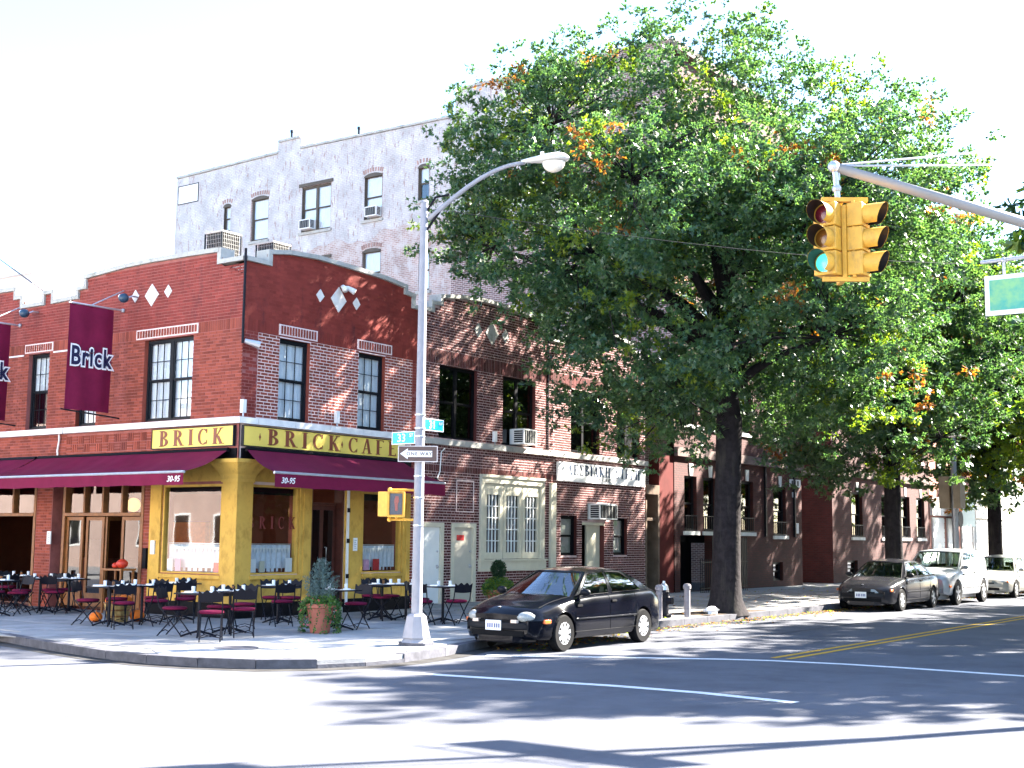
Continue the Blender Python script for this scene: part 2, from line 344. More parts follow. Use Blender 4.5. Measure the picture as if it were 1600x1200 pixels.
def bricks(F, u0, u1, z0, z1, ops, mat, parent, bond='run', top=None, ind=0, indbox=None, pr=.006, bw=.192, bh=.055, g=.0145, vert=False):
    """courses of real bricks; the first ind full ones inside indbox are objects, the rest one mesh"""
    mb = MB(); n_ind = 0; cand = []
    if vert: bw, bh = .056, z1 - z0 - .012
    ch = bh + g; rows = max(1, int(round((z1 - z0) / ch))); ch = (z1 - z0) / rows; bh = ch - g
    for r in range(rows):
        za, zb = z0 + r * ch + g / 2, z0 + (r + 1) * ch - g / 2; zm = (za + zb) / 2
        iv = [(u0, u1)]
        for o in ops:
            if o[2] < zb - .005 and o[3] > za + .005:
                nv = []
                for a, b in iv:
                    if o[1] <= a or o[0] >= b: nv.append((a, b)); continue
                    if o[0] - a > .03: nv.append((a, o[0]))
                    if b - o[1] > .03: nv.append((o[1], b))
                iv = nv
        hw = bw * .47
        if bond == 'flem': seq = [bw, hw]; off = -(r % 2) * (bw * .75 + g)
        elif bond == 'mix': seq = [bw] if r % 6 != 3 else [hw]; off = -(r % 2) * (bw + g) / 2
        else: seq = [bw]; off = -(r % 2) * (bw + g) / 2
        u = u0 + off; i = 0
        while u < u1:
            L = seq[i % len(seq)]; i += 1
            for a, b in iv:
                p, q = max(u, a + .002), min(u + L, b - .002)
                if q - p < .025: continue
                if top and zb > prof_at(top, (p + q) / 2) - .01: continue
                full = abs((q - p) - bw) < .001 and abs(L - bw) < .001
                if ind and full and (not indbox or (indbox[0] < p and q < indbox[1] and indbox[2] < za and zb < indbox[3])) and n_ind < ind:
                    o = link(bpy.data.objects.new('brick', brick_mesh(F, bw, bh, mat, pr)), parent); o.location = F.P((p + q) / 2, zm, random.uniform(-.0025, .0025)); n_ind += 1
                else:
                    j = random.uniform(-.0025, .0025); c = [F.P(a1, b1, pr + j) for a1, b1 in ((p, za), (q, za), (q, zb), (p, zb))] + [F.P(a1, b1, -.002) for a1, b1 in ((p, za), (q, za), (q, zb), (p, zb))]
                    mb.add(c, [(0, 1, 2, 3), (0, 4, 5, 1), (1, 5, 6, 2), (2, 6, 7, 3), (3, 7, 4, 0)])
            u += L + g
    if mb.f: part('brickwork', mb, mat, parent, kind='stuff')
    return n_ind
def coping(F, prof, parent, mat, h=.1, over=.07, depth=.36, name='coping_stone'):
    for (a, za), (b, zb) in zip(prof, prof[1:]):
        if b - a < .02:
            lo, hi = min(za, zb), max(za, zb)
            mb = MB(); c = a + (.0 if zb > za else -.0); F.box(mb, a - .055, b + .055, lo + .002, hi + h, -depth + .02, over - .01); part(name, mb, mat, parent); continue
        n = max(1, int((b - a) / .9))
        for i in range(n):
            p, q = a + (b - a) * i / n, a + (b - a) * (i + 1) / n; zp, zq = za + (zb - za) * i / n, za + (zb - za) * (i + 1) / n
            mb = MB(); j = random.uniform(0, .006); mb.prism([(p + .004, zp + .004), (q - .004, zq + .004), (q - .004, zq + h), (p + .004, zp + h)], lambda x, y, d: F.P(x, y, d), -depth, over + j); part(name, mb, mat, parent)
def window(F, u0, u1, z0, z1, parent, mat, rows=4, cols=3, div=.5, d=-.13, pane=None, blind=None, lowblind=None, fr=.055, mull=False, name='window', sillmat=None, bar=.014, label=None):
    """double-hung window: frame with children sash, muntin, pane, blind"""
    mb = MB(); F.box(mb, u0, u0 + fr, z0, z1, d - .05, d + .03); F.box(mb, u1 - fr, u1, z0, z1, d - .05, d + .03); F.box(mb, u0 + fr, u1 - fr, z1 - fr, z1, d - .05, d + .03); F.box(mb, u0 + fr, u1 - fr, z0, z0 + fr, d - .05, d + .03)
    w = part(name, mb, mat, parent, label=label); pane = pane or g_win
    bays = [(u0 + fr, u1 - fr)]
    if mull:
        c = (u0 + u1) / 2; F.b('mullion', mat, w, c - .05, c + .05, z0 + fr, z1 - fr, d - .04, d + .025); bays = [(u0 + fr, c - .05), (c + .05, u1 - fr)]
    zm = z0 + (z1 - z0) * div
    for a, b in bays:
        for k, (p, q) in enumerate(((z0 + fr, zm), (zm, z1 - fr))):
            dd = d - (.02 if k == 0 else 0); mb = MB(); s = .032
            F.box(mb, a, b, p, p + s, dd - .012, dd + .012); F.box(mb, a, b, q - s, q, dd - .012, dd + .012); F.box(mb, a, a + s, p + s, q - s, dd - .012, dd + .012); F.box(mb, b - s, b, p + s, q - s, dd - .012, dd + .012)
            part('sash', mb, mat, w)
            mb = MB(); mb.add([F.P(a + s, p + s, dd), F.P(b - s, p + s, dd), F.P(b - s, q - s, dd), F.P(a + s, q - s, dd)], [(0, 1, 2, 3)]); part('pane', mb, pane, w)
            hr = rows // 2
            for j in range(1, cols):
                x = a + s + (b - a - 2 * s) * j / cols; F.b('muntin', mat, w, x - bar / 2, x + bar / 2, p + s, q - s, dd - .008, dd + .009)
            for j in range(1, hr):
                z = p + s + (q - p - 2 * s) * j / hr; F.b('muntin', mat, w, a + s, b - s, z - bar / 2, z + bar / 2, dd - .007, dd + .0075)
            bm = blind if k == 1 else lowblind
            if bm:
                mb = MB(); n = 14
                for i in range(n):
                    x0, x1 = a + (b - a) * i / n, a + (b - a) * (i + 1) / n; o0, o1 = -.05 - .012 * (i % 2), -.05 - .012 * ((i + 1) % 2)
                    mb.add([F.P(x0, p, dd + o0), F.P(x1, p, dd + o1), F.P(x1, q, dd + o1), F.P(x0, q, dd + o0)], [(0, 1, 2, 3)])
                part('blind', mb, bm, w)
    # dark room behind
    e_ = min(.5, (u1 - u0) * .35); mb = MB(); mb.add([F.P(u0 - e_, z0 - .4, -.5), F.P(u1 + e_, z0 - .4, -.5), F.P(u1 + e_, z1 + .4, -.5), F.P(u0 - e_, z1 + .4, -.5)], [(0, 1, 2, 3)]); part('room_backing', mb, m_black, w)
    if sillmat: F.b('sill', sillmat, parent, u0 - .06, u1 + .06, z0 - .1, z0 - .002, -.12, .06)
    return w
def diamond(F, u, z, hu, hz, mat, parent):
    mb = MB(); mb.prism([(u - hu, z), (u, z - hz), (u + hu, z), (u, z + hz)], lambda a, b, d: F.P(a, b, d), 0, .022); return part('diamond_tile', mb, mat, parent)
# ------------------------------------------------------------------ ground, kerbs, sidewalk
mb = MB(); mb.add([(-500, -500, 0), (700, -500, 0), (700, 600, 0), (-500, 600, 0)], [(0, 1, 2, 3)]); structure('road', mb, m_asphalt)
arc = [(-5.15, 60), (-5.2, 10), (-5.3, 1.5), (-5.5, -.2), (-5.8, -1.4), (-6.12, -2.84), (-6.36, -4.2), (-6.42, -5.2), (-6.25, -6.1), (-5.9, -6.9), (-5.3, -7.5), (-4.6, -7.78), (-3.8, -7.83), (-2.6, -7.66), (-1.4, -7.3), (-.3, -7.0), (1.2, -6.9), (9, -6.92), (30, -6.95), (110, -6.95)]
def resample(pts, step):
    out = [Vector((*pts[0], 0))]
    for a, b in zip(pts, pts[1:]):
        a, b = Vector((*a, 0)), Vector((*b, 0)); n = max(1, int((b - a).length / step)); out += [a + (b - a) * i / n for i in range(1, n + 1)]
    return out
SW = .13
mb = MB(); mb.prism([(p[0] + .02, p[1] + .02) for p in arc] + [(110, 30), (6, 60)], lambda a, b, d: Vector((a, b, d)), .0, SW - .012)
sidewalk = structure('sidewalk', mb, m_conc)
kp = resample(arc, 1.1); segs = [(a, b) for a, b in zip(kp, kp[1:]) if a.y < 26 and a.x < 62]
for i, (a, b) in enumerate(segs):
    d = (b - a).normalized(); nrm = Vector((-d.y, d.x, 0)); nrm = nrm if True else nrm
    a2, b2 = a + d * .006, b - d * .006; z1 = SW + random.uniform(-.002, .004)
    ramp = (-5.6 < (a.x + b.x) / 2 < -3.4 and a.y < -7) ; z1 = z1 - (.075 if ramp else 0)
    mb = MB(); q = [a2, b2, b2 + nrm * .17, a2 + nrm * .17]
    mb.add([(p.x, p.y, -.02) for p in q] + [(p.x, p.y, z1) for p in q], [(0, 1, 5, 4), (1, 2, 6, 5), (2, 3, 7, 6), (3, 0, 4, 7), (4, 5, 6, 7)])
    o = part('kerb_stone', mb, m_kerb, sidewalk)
# poured slabs with open joints
import itertools
def inside(x, y):
    # right of the kerb curve, half a metre clear
    if x > 1: return y > -6.65
    if y > 0: return x > -4.95
    return all((x - a) * (b2 - b) - (y - b) * (a2 - a) > .0 or True for (a, b), (a2, b2) in zip(arc, arc[1:])) and ((x + 3.6) ** 2 + (y + 5.0) ** 2 < 2.35 ** 2 or (x > -5.7 and y > -4.4) or (x > -3 and y > -6.75))
gx = [-5.7 + 1.4 * i for i in range(0, 34)]; gy = [-6.75, -5.4, -4.05, -2.7, -1.35, 0.0]
nsl = 0
for a in gx:
    for b, b2 in zip(gy, gy[1:]):
        if not (inside(a + .1, b + .1) and inside(a + 1.3, b + .1) and inside(a + .1, b2 - .1)): continue
        z = SW + random.uniform(-.0015, .002); mat = m_conc_new if (-4.4 < a < 1.0 and b > -6.9 and b < -4.2) else m_conc
        mb = MB(); g = .015; mb.add([(a + g, b + g, z), (a + 1.4 - g, b + g, z), (a + 1.4 - g, b2 - g, z), (a + g, b2 - g, z), (a + g, b + g, z - .02), (a + 1.4 - g, b + g, z - .02), (a + 1.4 - g, b2 - g, z - .02), (a + g, b2 - g, z - .02)], [(0, 1, 2, 3), (0, 4, 5, 1), (1, 5, 6, 2), (2, 6, 7, 3), (3, 7, 4, 0)])
        part('paving_slab', mb, mat, sidewalk); nsl += 1
for i in range(16):
    for a, a2 in ((-4.95, -3.35), (-3.35, -1.7), (-1.7, 0.0)):
        b = 0.0 + 1.5 * i; z = SW + random.uniform(-.0015, .002); g = .013; mb = MB()
        mb.add([(a + g, b + g, z), (a2 - g, b + g, z), (a2 - g, b + 1.5 - g, z), (a + g, b + 1.5 - g, z), (a + g, b + g, z - .02), (a2 - g, b + g, z - .02), (a2 - g, b + 1.5 - g, z - .02), (a + g, b + 1.5 - g, z - .02)], [(0, 1, 2, 3), (0, 4, 5, 1), (1, 5, 6, 2), (2, 6, 7, 3), (3, 7, 4, 0)])
        part('paving_slab', mb, m_conc, sidewalk)
# kerb-ramp apron, lighter concrete, two flared panels
for poly in ([(-5.75, -6.5), (-5.2, -7.25), (-4.6, -7.55), (-3.5, -7.6), (-3.3, -6.9), (-4.3, -6.75)], [(-3.4, -7.55), (-2.6, -7.42), (-1.5, -7.08), (-1.4, -6.8), (-3.2, -6.82)], [(-6.2, -5.2), (-6.05, -6.05), (-5.85, -6.4), (-4.5, -6.72), (-5.0, -5.2), (-5.75, -4.5)]):
    mb = MB(); mb.prism(poly, lambda a, b, d: Vector((a, b, d)), SW - .01, SW + .001); part('ramp_apron', mb, m_conc_new, sidewalk)
# opposite kerbs and pavements, mostly behind or beside the camera
for nm, p in (('far_pavement', (-2.2, 110, -30, -16.4)), ('west_pavement', (-60, -14.6, -12.0, 60))):
    mb = MB(); mb.box(p[0], p[1], p[2], p[3], 0, SW); structure('sidewalk', mb, m_conc)
# painted lines (4 mm sheets above the asphalt)
def strip(name, pts, w, mat, z=.004):
    P_ = [Vector((*p, 0)) for p in pts]; vs = []
    for i, p in enumerate(P_):
        d = (P_[min(i + 1, len(P_) - 1)] - P_[max(i - 1, 0)]).normalized(); n = Vector((-d.y, d.x, 0)) * w / 2
        vs += [(p.x + n.x, p.y + n.y, z), (p.x - n.x, p.y - n.y, z)]
    mb = MB(); mb.add(vs, [(2 * i, 2 * i + 1, 2 * i + 3, 2 * i + 2) for i in range(len(P_) - 1)]); return structure(name, mb, mat)
strip('crosswalk_line', [(-2.05, -8.05), (-1.84, -8.4), (-1.3, -9.25), (-.76, -10.1), (-.1, -11.2), (.2, -11.9), (.42, -13), (.46, -13.8), (.44, -15.6), (.4, -16.3)], .19, m_linewhite)
strip('crosswalk_line', [(-5.05, -8.5), (-4.9, -8.9), (-4.65, -10.4), (-4.4, -11.8), (-4.35, -13), (-4.5, -14.3)], .19, m_linewhite)
strip('centre_line', [(.65, -11.72), (100, -11.72)], .11, m_lineyellow); strip('centre_line', [(.65, -11.98), (100, -11.98)], .11, m_lineyellow)
# shade of the kerb face painted as a dark strip, then a narrow tarred cut
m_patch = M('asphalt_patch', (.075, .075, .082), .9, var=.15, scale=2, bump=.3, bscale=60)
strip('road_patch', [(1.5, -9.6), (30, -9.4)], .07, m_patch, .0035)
strip('gutter_shade', [(a - .17 * (b > -.5) - (.12 if -7 < b < -.5 and a < -5.5 else 0), b - (.17 if b < -6.5 else 0)) for a, b in arc if a < 40], .34, M('kerb_shade', (.045, .043, .042), .9, var=.5, scale=4, bump=.4), .003)
mh = thing('manhole_cover', 'round iron manhole cover set in the sidewalk near the corner kerb', 'manhole', (-4.75, -5.25, SW))
mb = MB(); mb.lathe([(.34, -.01), (.34, .006), (.30, .006)], n=28); part('frame', mb, m_kerb, mh); mb = MB(); mb.lathe([(.295, -.01), (.295, .004), (0, .005)], n=28); part('cover', mb, m_iron, mh)

# ------------------------------------------------------------------ corner cafe building
cafe = thing('cafe_building', 'two-storey red brick corner building with mustard yellow ground floor', 'building', (0, 0, SW), world=True)
profR = [(0, 7.70), (.68, 7.70), (.681, 7.96), (1.3, 8.06), (2.15, 8.11), (3.1, 8.09), (4.48, 8.04), (5.28, 7.95), (5.281, 7.80), (5.58, 7.78), (5.581, 7.50), (5.95, 7.50)]
profL = [(0, 7.70), (.78, 7.70), (.781, 7.97), (1.8, 7.99), (3.03, 8.0), (3.94, 7.98), (5.45, 7.88), (5.451, 7.64), (5.74, 7.62), (5.741, 7.42), (5.9, 7.42)]
opR = [(1.08, 2.03, 4.36, 6.17), (3.65, 4.60, 4.36, 6.17)]
gR = [(.34, 1.80, 1.03, 2.93), (2.20, 3.27, .25, 2.98), (3.88, 5.30, 1.02, 2.90)]
opL = [(1.56, 3.20, 4.36, 6.22), (4.86, 5.62, 4.36, 6.22)]
gL = [(.42, 2.32, 1.03, 2.93), (3.0, 5.9, SW, 3.3)]
wR = wall(FR, .02, 5.95, SW, 7.4, profR, opR + gR, m_mort_light, cafe, rev=m_brick_red)
wL = wall(FL, .02, 5.9, SW, 7.4, profL, opL + gL, m_mort_red, cafe, rev=m_brick_red)
# deep red painted field, corner strip and end strip have red mortar sheets in front of the light mortar
for a in ((.0, .44, 4.34, 6.2), (5.62, 5.95, 3.5, 6.2)): FR.b('mortar_bed', m_mort_red, wR, a[0], a[1], a[2], a[3], .0005, .004)
mb = MB(); mb.prism([(0, 6.2), (5.95, 6.2)] + [(u, z - .004) for u, z in profR[::-1]], lambda a, b, d: FR.P(a, b, d), .0005, .004); part('mortar_bed', mb, m_brick_deep, wR)
bricks(FR, .45, 5.62, 4.36, 6.2, opR, m_brick_red, wR, bond='mix', ind=170, pr=.005, g=.021, bh=.05)
bricks(FR, .0, .44, 4.36, 6.2, [], m_brick_deep, wR); bricks(FR, 5.63, 5.94, SW, 6.2, [], m_brick_deep, wR)
bricks(FR, .0, 5.94, 6.2, 6.48, [(1.04, 2.24, 6.22, 6.46), (3.58, 4.82, 6.22, 6.46)], m_brick_deep, wR, vert=True)
bricks(FR, .0, 5.94, 6.48, 8.1, [], m_brick_deep, wR, top=profR)
for a, b in ((1.04, 2.24), (3.58, 4.82)):
    l = FR.b('lintel', m_mort_light, cafe, a, b, 6.23, 6.47, .0, .018)
    n = 13
    for i in range(n):
        p = a + .04 + (b - a - .08) * i / n; q = a + .04 + (b - a - .08) * (i + 1) / n; FR.b('brick', m_brick_red, l, p + .016, q - .016, 6.26, 6.44, .01, .028)
bricks(FL, 0, 5.9, 4.36, 6.24, opL, m_brick_red, wL, ind=120, indbox=(0, 5.9, 4.5, 6.2), pr=.007)
bricks(FL, 0, 5.9, 6.24, 6.48, [(1.41, 3.5, 6.24, 6.46)], m_brick_red, wL, vert=True)
bricks(FL, 0, 5.9, 6.48, 8.0, [], m_brick_deep, wL, top=profL)
l = FL.b('lintel', m_mort_light, cafe, 1.41, 3.5, 6.25, 6.47, .0, .018)
for i in range(22):
    p = 1.44 + 2.03 * i / 22; FL.b('brick', m_brick_red, l, p + .014, p + 2.03 / 22 - .014, 6.28, 6.44, .01, .028)
# basket-weave brick band beside the sign
k = 0
bw_ = 3.0
for i in range(14):
    a = 2.78 + i * .225
    for j in range(2):
        z0 = 3.74 + j * .2
        if (i + j) % 2:
            for q in range(3): FL.b('brick', m_brick_red, wL, a + .006, a + .213, z0 + q * .066 + .006, z0 + q * .066 + .056, .0, .012)
        else:
            for q in range(3): FL.b('brick', m_brick_red, wL, a + q * .073 + .006, a + q * .073 + .06, z0 + .006, z0 + .19, .0, .012)
bricks(FL, 2.76, 5.9, 3.5, 3.73, [], m_brick_red, wL); bricks(FL, 2.72, 3.0, SW, 3.5, [], m_brick_red, wL)
bricks(FR, 4.98, 5.6, 3.5, 4.18, [], m_brick_red, wR)
coping(FR, profR, cafe, m_stone); coping(FL, profL, cafe, m_stone)
# ledge between storeys
for i in range(5): FR.b('ledge_stone', m_stone_white, cafe, .42 + i * 1.1 + .004, .42 + (i + 1) * 1.1 - .004, 4.2, 4.335, -.02, .13)
FR.b('ledge_stone', m_stone_white, cafe, -.13, .41, 4.2, 4.33, -.02, .128)
for i in range(4): FL.b('ledge_stone', m_stone_white, cafe, .0 + i * 1.47 + .004, (i + 1) * 1.47 - .004, 4.2, 4.335, .0, .13)
for F_, ops in ((FR, [(1.08, 2.03), (3.65, 4.6)]),):
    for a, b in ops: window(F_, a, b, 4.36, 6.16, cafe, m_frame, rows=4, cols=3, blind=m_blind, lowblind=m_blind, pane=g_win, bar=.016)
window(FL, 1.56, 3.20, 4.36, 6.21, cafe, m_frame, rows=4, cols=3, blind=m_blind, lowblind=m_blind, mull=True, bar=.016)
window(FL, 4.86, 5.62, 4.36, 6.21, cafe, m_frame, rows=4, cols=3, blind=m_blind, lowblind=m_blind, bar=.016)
for u, hu, hz, z in ((2.29, .13, .15, 7.30), (2.90, .26, .30, 7.30), (3.51, .13, .15, 7.30)): diamond(FR, u, z, hu, hz, m_white_tile, cafe)
for u, hu, hz, z in ((3.02, .24, .26, 7.25), (2.46, .13, .15, 7.28), (3.60, .13, .15, 7.28)): diamond(FL, u, z, hu, hz, m_white_tile, cafe)
# yellow ground floor: piers, frieze, panels, base
def yel(F, name, *a, mat=m_yellow): return F.b(name, mat, cafe, *a)
yel(FR, 'frieze', .0, 5.62, 2.99, 3.44, -.1, .055); yel(FL, 'frieze', .0, 2.74, 2.99, 3.44, -.1, .055)
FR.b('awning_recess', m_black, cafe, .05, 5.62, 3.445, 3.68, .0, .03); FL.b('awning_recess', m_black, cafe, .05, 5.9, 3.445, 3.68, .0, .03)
for a, b in ((1.82, 2.18), (3.29, 3.86), (5.32, 5.60)):
    yel(FR, 'pier', a, b, .44, 2.985, -.05, .05)
    yel(FR, 'pier_moulding', a + .1, b - .1, .62, 2.8, .051, .07)
yel(FL, 'pier', 2.36, 2.72, .44, 2.985, -.05, .05)
for F_, a, b, z1 in ((FR, .34, 1.81, 1.01), (FR, 3.87, 5.31, 1.0), (FL, .36, 2.35, 1.01)):
    yel(F_, 'sill', a, b, z1 - .08, z1, -.1, .10); yel(F_, 'panel', a, b, .44, z1 - .085, -.05, .035)
    p = MB(); 
    for (u0, u1, za, zb) in ((a + .08, b - .08, z1 - .22, z1 - .2), (a + .08, b - .08, .52, .54), (a + .08, a + .1, .54, z1 - .22), (b - .1, b - .08, .54, z1 - .22)): F_.box(p, u0, u1, za, zb, .035, .05)
    part('panel_moulding', p, m_yellow, cafe)
FR.b('base_course', m_black, cafe, .0, 2.19, SW, .435, -.02, .06); FR.b('base_course', m_black, cafe, 3.28, 5.62, SW, .435, -.02, .06); FL.b('base_course', m_black, cafe, .0, 2.74, SW, .435, -.02, .06)
# corner pier with stepped capital
mb = MB()
def sq(mb, r0, r1, z0, z1, cx=.14, cy=.14):
    mb.add([(cx - r0, cy - r0, z0), (cx + r0, cy - r0, z0), (cx + r0, cy + r0, z0), (cx - r0, cy + r0, z0), (cx - r1, cy - r1, z1), (cx + r1, cy - r1, z1), (cx + r1, cy + r1, z1), (cx - r1, cy + r1, z1)],
           [(0, 3, 2, 1), (4, 5, 6, 7), (0, 1, 5, 4), (1, 2, 6, 5), (2, 3, 7, 6), (3, 0, 4, 7)])
sq(mb, .225, .225, .436, 2.96); part('corner_pier', mb, m_yellow, cafe)
mb = MB(); sq(mb, .25, .25, 2.96, 3.03); sq(mb, .245, .27, 3.03, 3.12); sq(mb, .27, .42, 3.12, 3.36); sq(mb, .44, .44, 3.36, 3.44); part('capital', mb, m_yellow, cafe)
# shop windows: frame, big pane, half curtain on a rod
def shopwin(F, a, b, z0, z1, curtain=True):
    f = MB(); t = .05
    F.box(f, a, a + t, z0, z1, -.12, .02); F.box(f, b - t, b, z0, z1, -.12, .02); F.box(f, a + t, b - t, z1 - t, z1, -.12, .02); F.box(f, a + t, b - t, z0, z0 + t * .6, -.12, .02)
    w_ = part('shop_window', f, m_yellow, cafe)
    m_ = MB(); m_.add([F.P(a + t, z0 + .03, -.04), F.P(b - t, z0 + .03, -.04), F.P(b - t, z1 - t, -.04), F.P(a + t, z1 - t, -.04)], [(0, 1, 2, 3)]); part('pane', m_, g_shop, w_)
    if curtain:
        m_ = MB(); n = 60
        for i in range(n):
            u0, u1 = a + .06 + (b - a - .12) * i / n, a + .06 + (b - a - .12) * (i + 1) / n; d0, d1 = -.16 - .02 * math.sin(i * .9), -.16 - .02 * math.sin((i + 1) * .9)
            zz = z0 + .05 + (.07 if (i // 3) % 2 else .0)
            m_.add([F.P(u0, zz, d0), F.P(u1, zz, d1), F.P(u1, z0 + .62, d1), F.P(u0, z0 + .62, d0)], [(0, 1, 2, 3)])
        part('lace_curtain', m_, m_lace, w_)
        F.b('curtain_rod', m_alu, w_, a + .05, b - .05, z0 + .63, z0 + .65, -.17, -.15)
        m_ = MB(); nn = 14
        for i in range(nn):
            u = a + .1 + (b - a - .2) * (i + .5) / nn; q = (b - a) / nn * .42; m_.add([F.P(u - q, z0 + .56, -.13), F.P(u + q, z0 + .56, -.13), F.P(u, z0 + .44, -.13)], [(0, 1, 2)])
        part('lace_trim', m_, m_white, w_, kind='stuff')
    F.b('roller_blind', m_black, w_, a + .06, b - .06, z1 - .2, z1 - .06, -.16, -.11)
    return w_
w1 = shopwin(FR, *gR[0]); w2 = shopwin(FR, *gR[2]); w3 = shopwin(FL, *gL[0])
m_redneon = M('red_window_letters', (.16, .02, .02), .5, var=0)
serif_text('window_letter', 'BRICK', .26, FR.read, 1.06, 2.0, m_redneon, w1, -.036, -.033, xs=1.0, gap=.55)
def card(F, u, z, wd, h, mat, name, label, cat, d=.0):
    m_ = MB(); F.box(m_, u - wd / 2, u + wd / 2, z, z + h, d, d + .012); o = part(name, m_, mat); tag(o, label, cat); return o
m_pink = M('pink_flyer', (.55, .30, .45), .7, var=.1); m_redc = M('red_card', (.55, .05, .05), .6, var=.1)
for F_, u, wd, h, mt, lb in ((FL, 2.12, .17, .26, m_paper, 'white menu card behind the street-side shop window, beside a pink flyer'), (FL, 1.86, .18, .27, m_pink, 'pink flyer standing in the left shop window'), (FL, .62, .2, .2, m_redc, 'red card standing in the left shop window near the corner pier'),
                           (FR, .55, .2, .28, m_paper, 'white notice in the shop window right of the corner pier'), (FR, .83, .15, .24, m_cream, 'framed menu standing in the shop window right of the corner pier'), (FR, 1.62, .2, .3, m_paper, 'pale sticker notice low in the window beside the cafe door'),
                           (FR, 4.15, .2, .25, m_pink, 'pink flyer in the window behind the lamp post'), (FR, 4.5, .22, .26, m_redc, 'red card in the window behind the lamp post')):
    card(F_, u, 1.07, wd, h, mt, 'window_card', lb, 'card', -.075)
def notice(F, u, z, wd, h, lb, par=None):
    o = thing('notice_box', lb, 'notice', tuple(F.P(u, z)), world=True); F.b('box', m_white, o, u - wd / 2, u + wd / 2, z, z + h, .056, .085)
    F.b('sheet', m_paper, o, u - wd / 2 + .015, u + wd / 2 - .015, z + .015, z + h - .015, .0855, .088)
    ln = MB()
    for i in range(5): F.box(ln, u - wd / 2 + .03, u + wd / 2 - .035 - .02 * (i % 2), z + h - .06 - i * .045, z + h - .05 - i * .045, .0882, .0886)
    part('print', ln, m_frame, o)
notice(FL, 2.55, 1.42, .13, .3, 'small white notice on the yellow pier left of the shop window')
notice(FL, 6.3, 1.60, .14, .3, 'small white notice on the brick pier by the open folding door')
notice(FR, 3.6, 1.52, .14, .3, 'small white notice on the yellow pier right of the cafe door')
# door of the cafe (recessed, half open mahogany leaf) with bottles shelf visible
d_ = FR.b('door_frame', m_wood_dark, cafe, 2.2, 2.26, .25, 2.97, -.25, .0); FR.b('door_frame', m_wood_dark, cafe, 3.21, 3.27, .25, 2.97, -.25, .01); FR.b('transom_frame', m_wood_dark, cafe, 2.27, 3.2, 2.55, 2.61, -.25, -.18); FR.b('threshold', m_stone, cafe, 2.2, 3.27, SW, .249, -.27, .04)
dm = MB(); FR.box(dm, 2.27, 2.34, .26, 2.54, -.23, -.19); FR.box(dm, 3.13, 3.2, .26, 2.54, -.23, -.19); FR.box(dm, 2.34, 3.13, .26, .62, -.23, -.19); FR.box(dm, 2.34, 3.13, 2.44, 2.54, -.23, -.19); FR.box(dm, 2.70, 2.80, .62, 2.44, -.232, -.188)
dd = part('door', dm, m_wood_dark, cafe)
mm = MB(); mm.add([FR.P(2.34, .62, -.21), FR.P(3.13, .62, -.21), FR.P(3.13, 2.44, -.21), FR.P(2.34, 2.44, -.21)], [(0, 1, 2, 3)]); part('pane', mm, g_dark, dd)
mm = MB(); mm.tube([FR.P(2.86, 1.15, -.18), FR.P(2.86, 1.15, -.13), FR.P(2.86, 1.6, -.13), FR.P(2.86, 1.6, -.18)], .012); part('handle', mm, m_alu, dd)
mm = MB(); FR.box(mm, 3.31, 3.37, .3, 2.9, .055, .09); part('open_door_edge', mm, m_white, cafe)
for z in (.9, 1.7, 2.4): FR.b('hinge', m_iron, cafe, 3.29, 3.39, z, z + .1, .0905, .1)
# room of the cafe
room = [(.3, 5.8, 5.9)]
mb = MB(); mb.box(.32, 7.5, .32, 12.6, SW - .005, SW + .05); part('floor', mb, m_wood_dark, cafe)
m_wallred = M('interior_terracotta', (.13, .035, .018), .8, var=.15); m_ceil = M('interior_ceiling', (.10, .07, .06), .8, var=.1)
mb = MB(); mb.box(5.7, 5.85, .3, 12.6, .2, 3.4); mb.box(.3, 5.7, 12.5, 12.6, .2, 3.4); part('inner_wall', mb, m_wallred, cafe)
mb = MB(); mb.box(.3, 5.9, .3, 12.6, 3.45, 3.55); part('ceiling', mb, m_ceil, cafe)
mb = MB(); mb.box(.3, 5.9, .3, 5.88, 7.3, 7.4); part('roof', mb, m_mort_red, cafe)
mb = MB(); mb.box(5.5, 5.68, 7.2, 9.0, 1.2, 2.2); part('picture', mb, m_orange, cafe)
mb = MB(); mb.box(3.0, 3.6, 6.2, 9.6, .2, 1.2); part('bar_counter', mb, m_wood_dark, cafe)
# folding timber doors on the left facade
def folding_front(par, a, b, open_a, open_b, curtain):
    mb = MB(); FL.box(mb, a, a + .09, SW, 3.05, -.2, .02); FL.box(mb, b - .09, b, SW, 3.05, -.2, .02); FL.box(mb, a + .09, b - .09, 2.96, 3.05, -.2, .02); FL.box(mb, a + .09, b - .09, 2.26, 2.33, -.2, .03)
    f = part('shopfront_frame', mb, m_wood, par)
    n = 4
    for i in range(n):
        p, q = a + .09 + (b - a - .18) * i / n, a + .09 + (b - a - .18) * (i + 1) / n
        if i: FL.b('mullion', m_wood, f, p - .03, p + .03, 2.335, 2.955, -.14, .01)
        mm = MB(); mm.add([FL.P(p + .03, 2.34, -.07), FL.P(q - .03, 2.34, -.07), FL.P(q - .03, 2.95, -.07), FL.P(p + .03, 2.95, -.07)], [(0, 1, 2, 3)]); part('transom_pane', mm, g_shop, f)
    return f
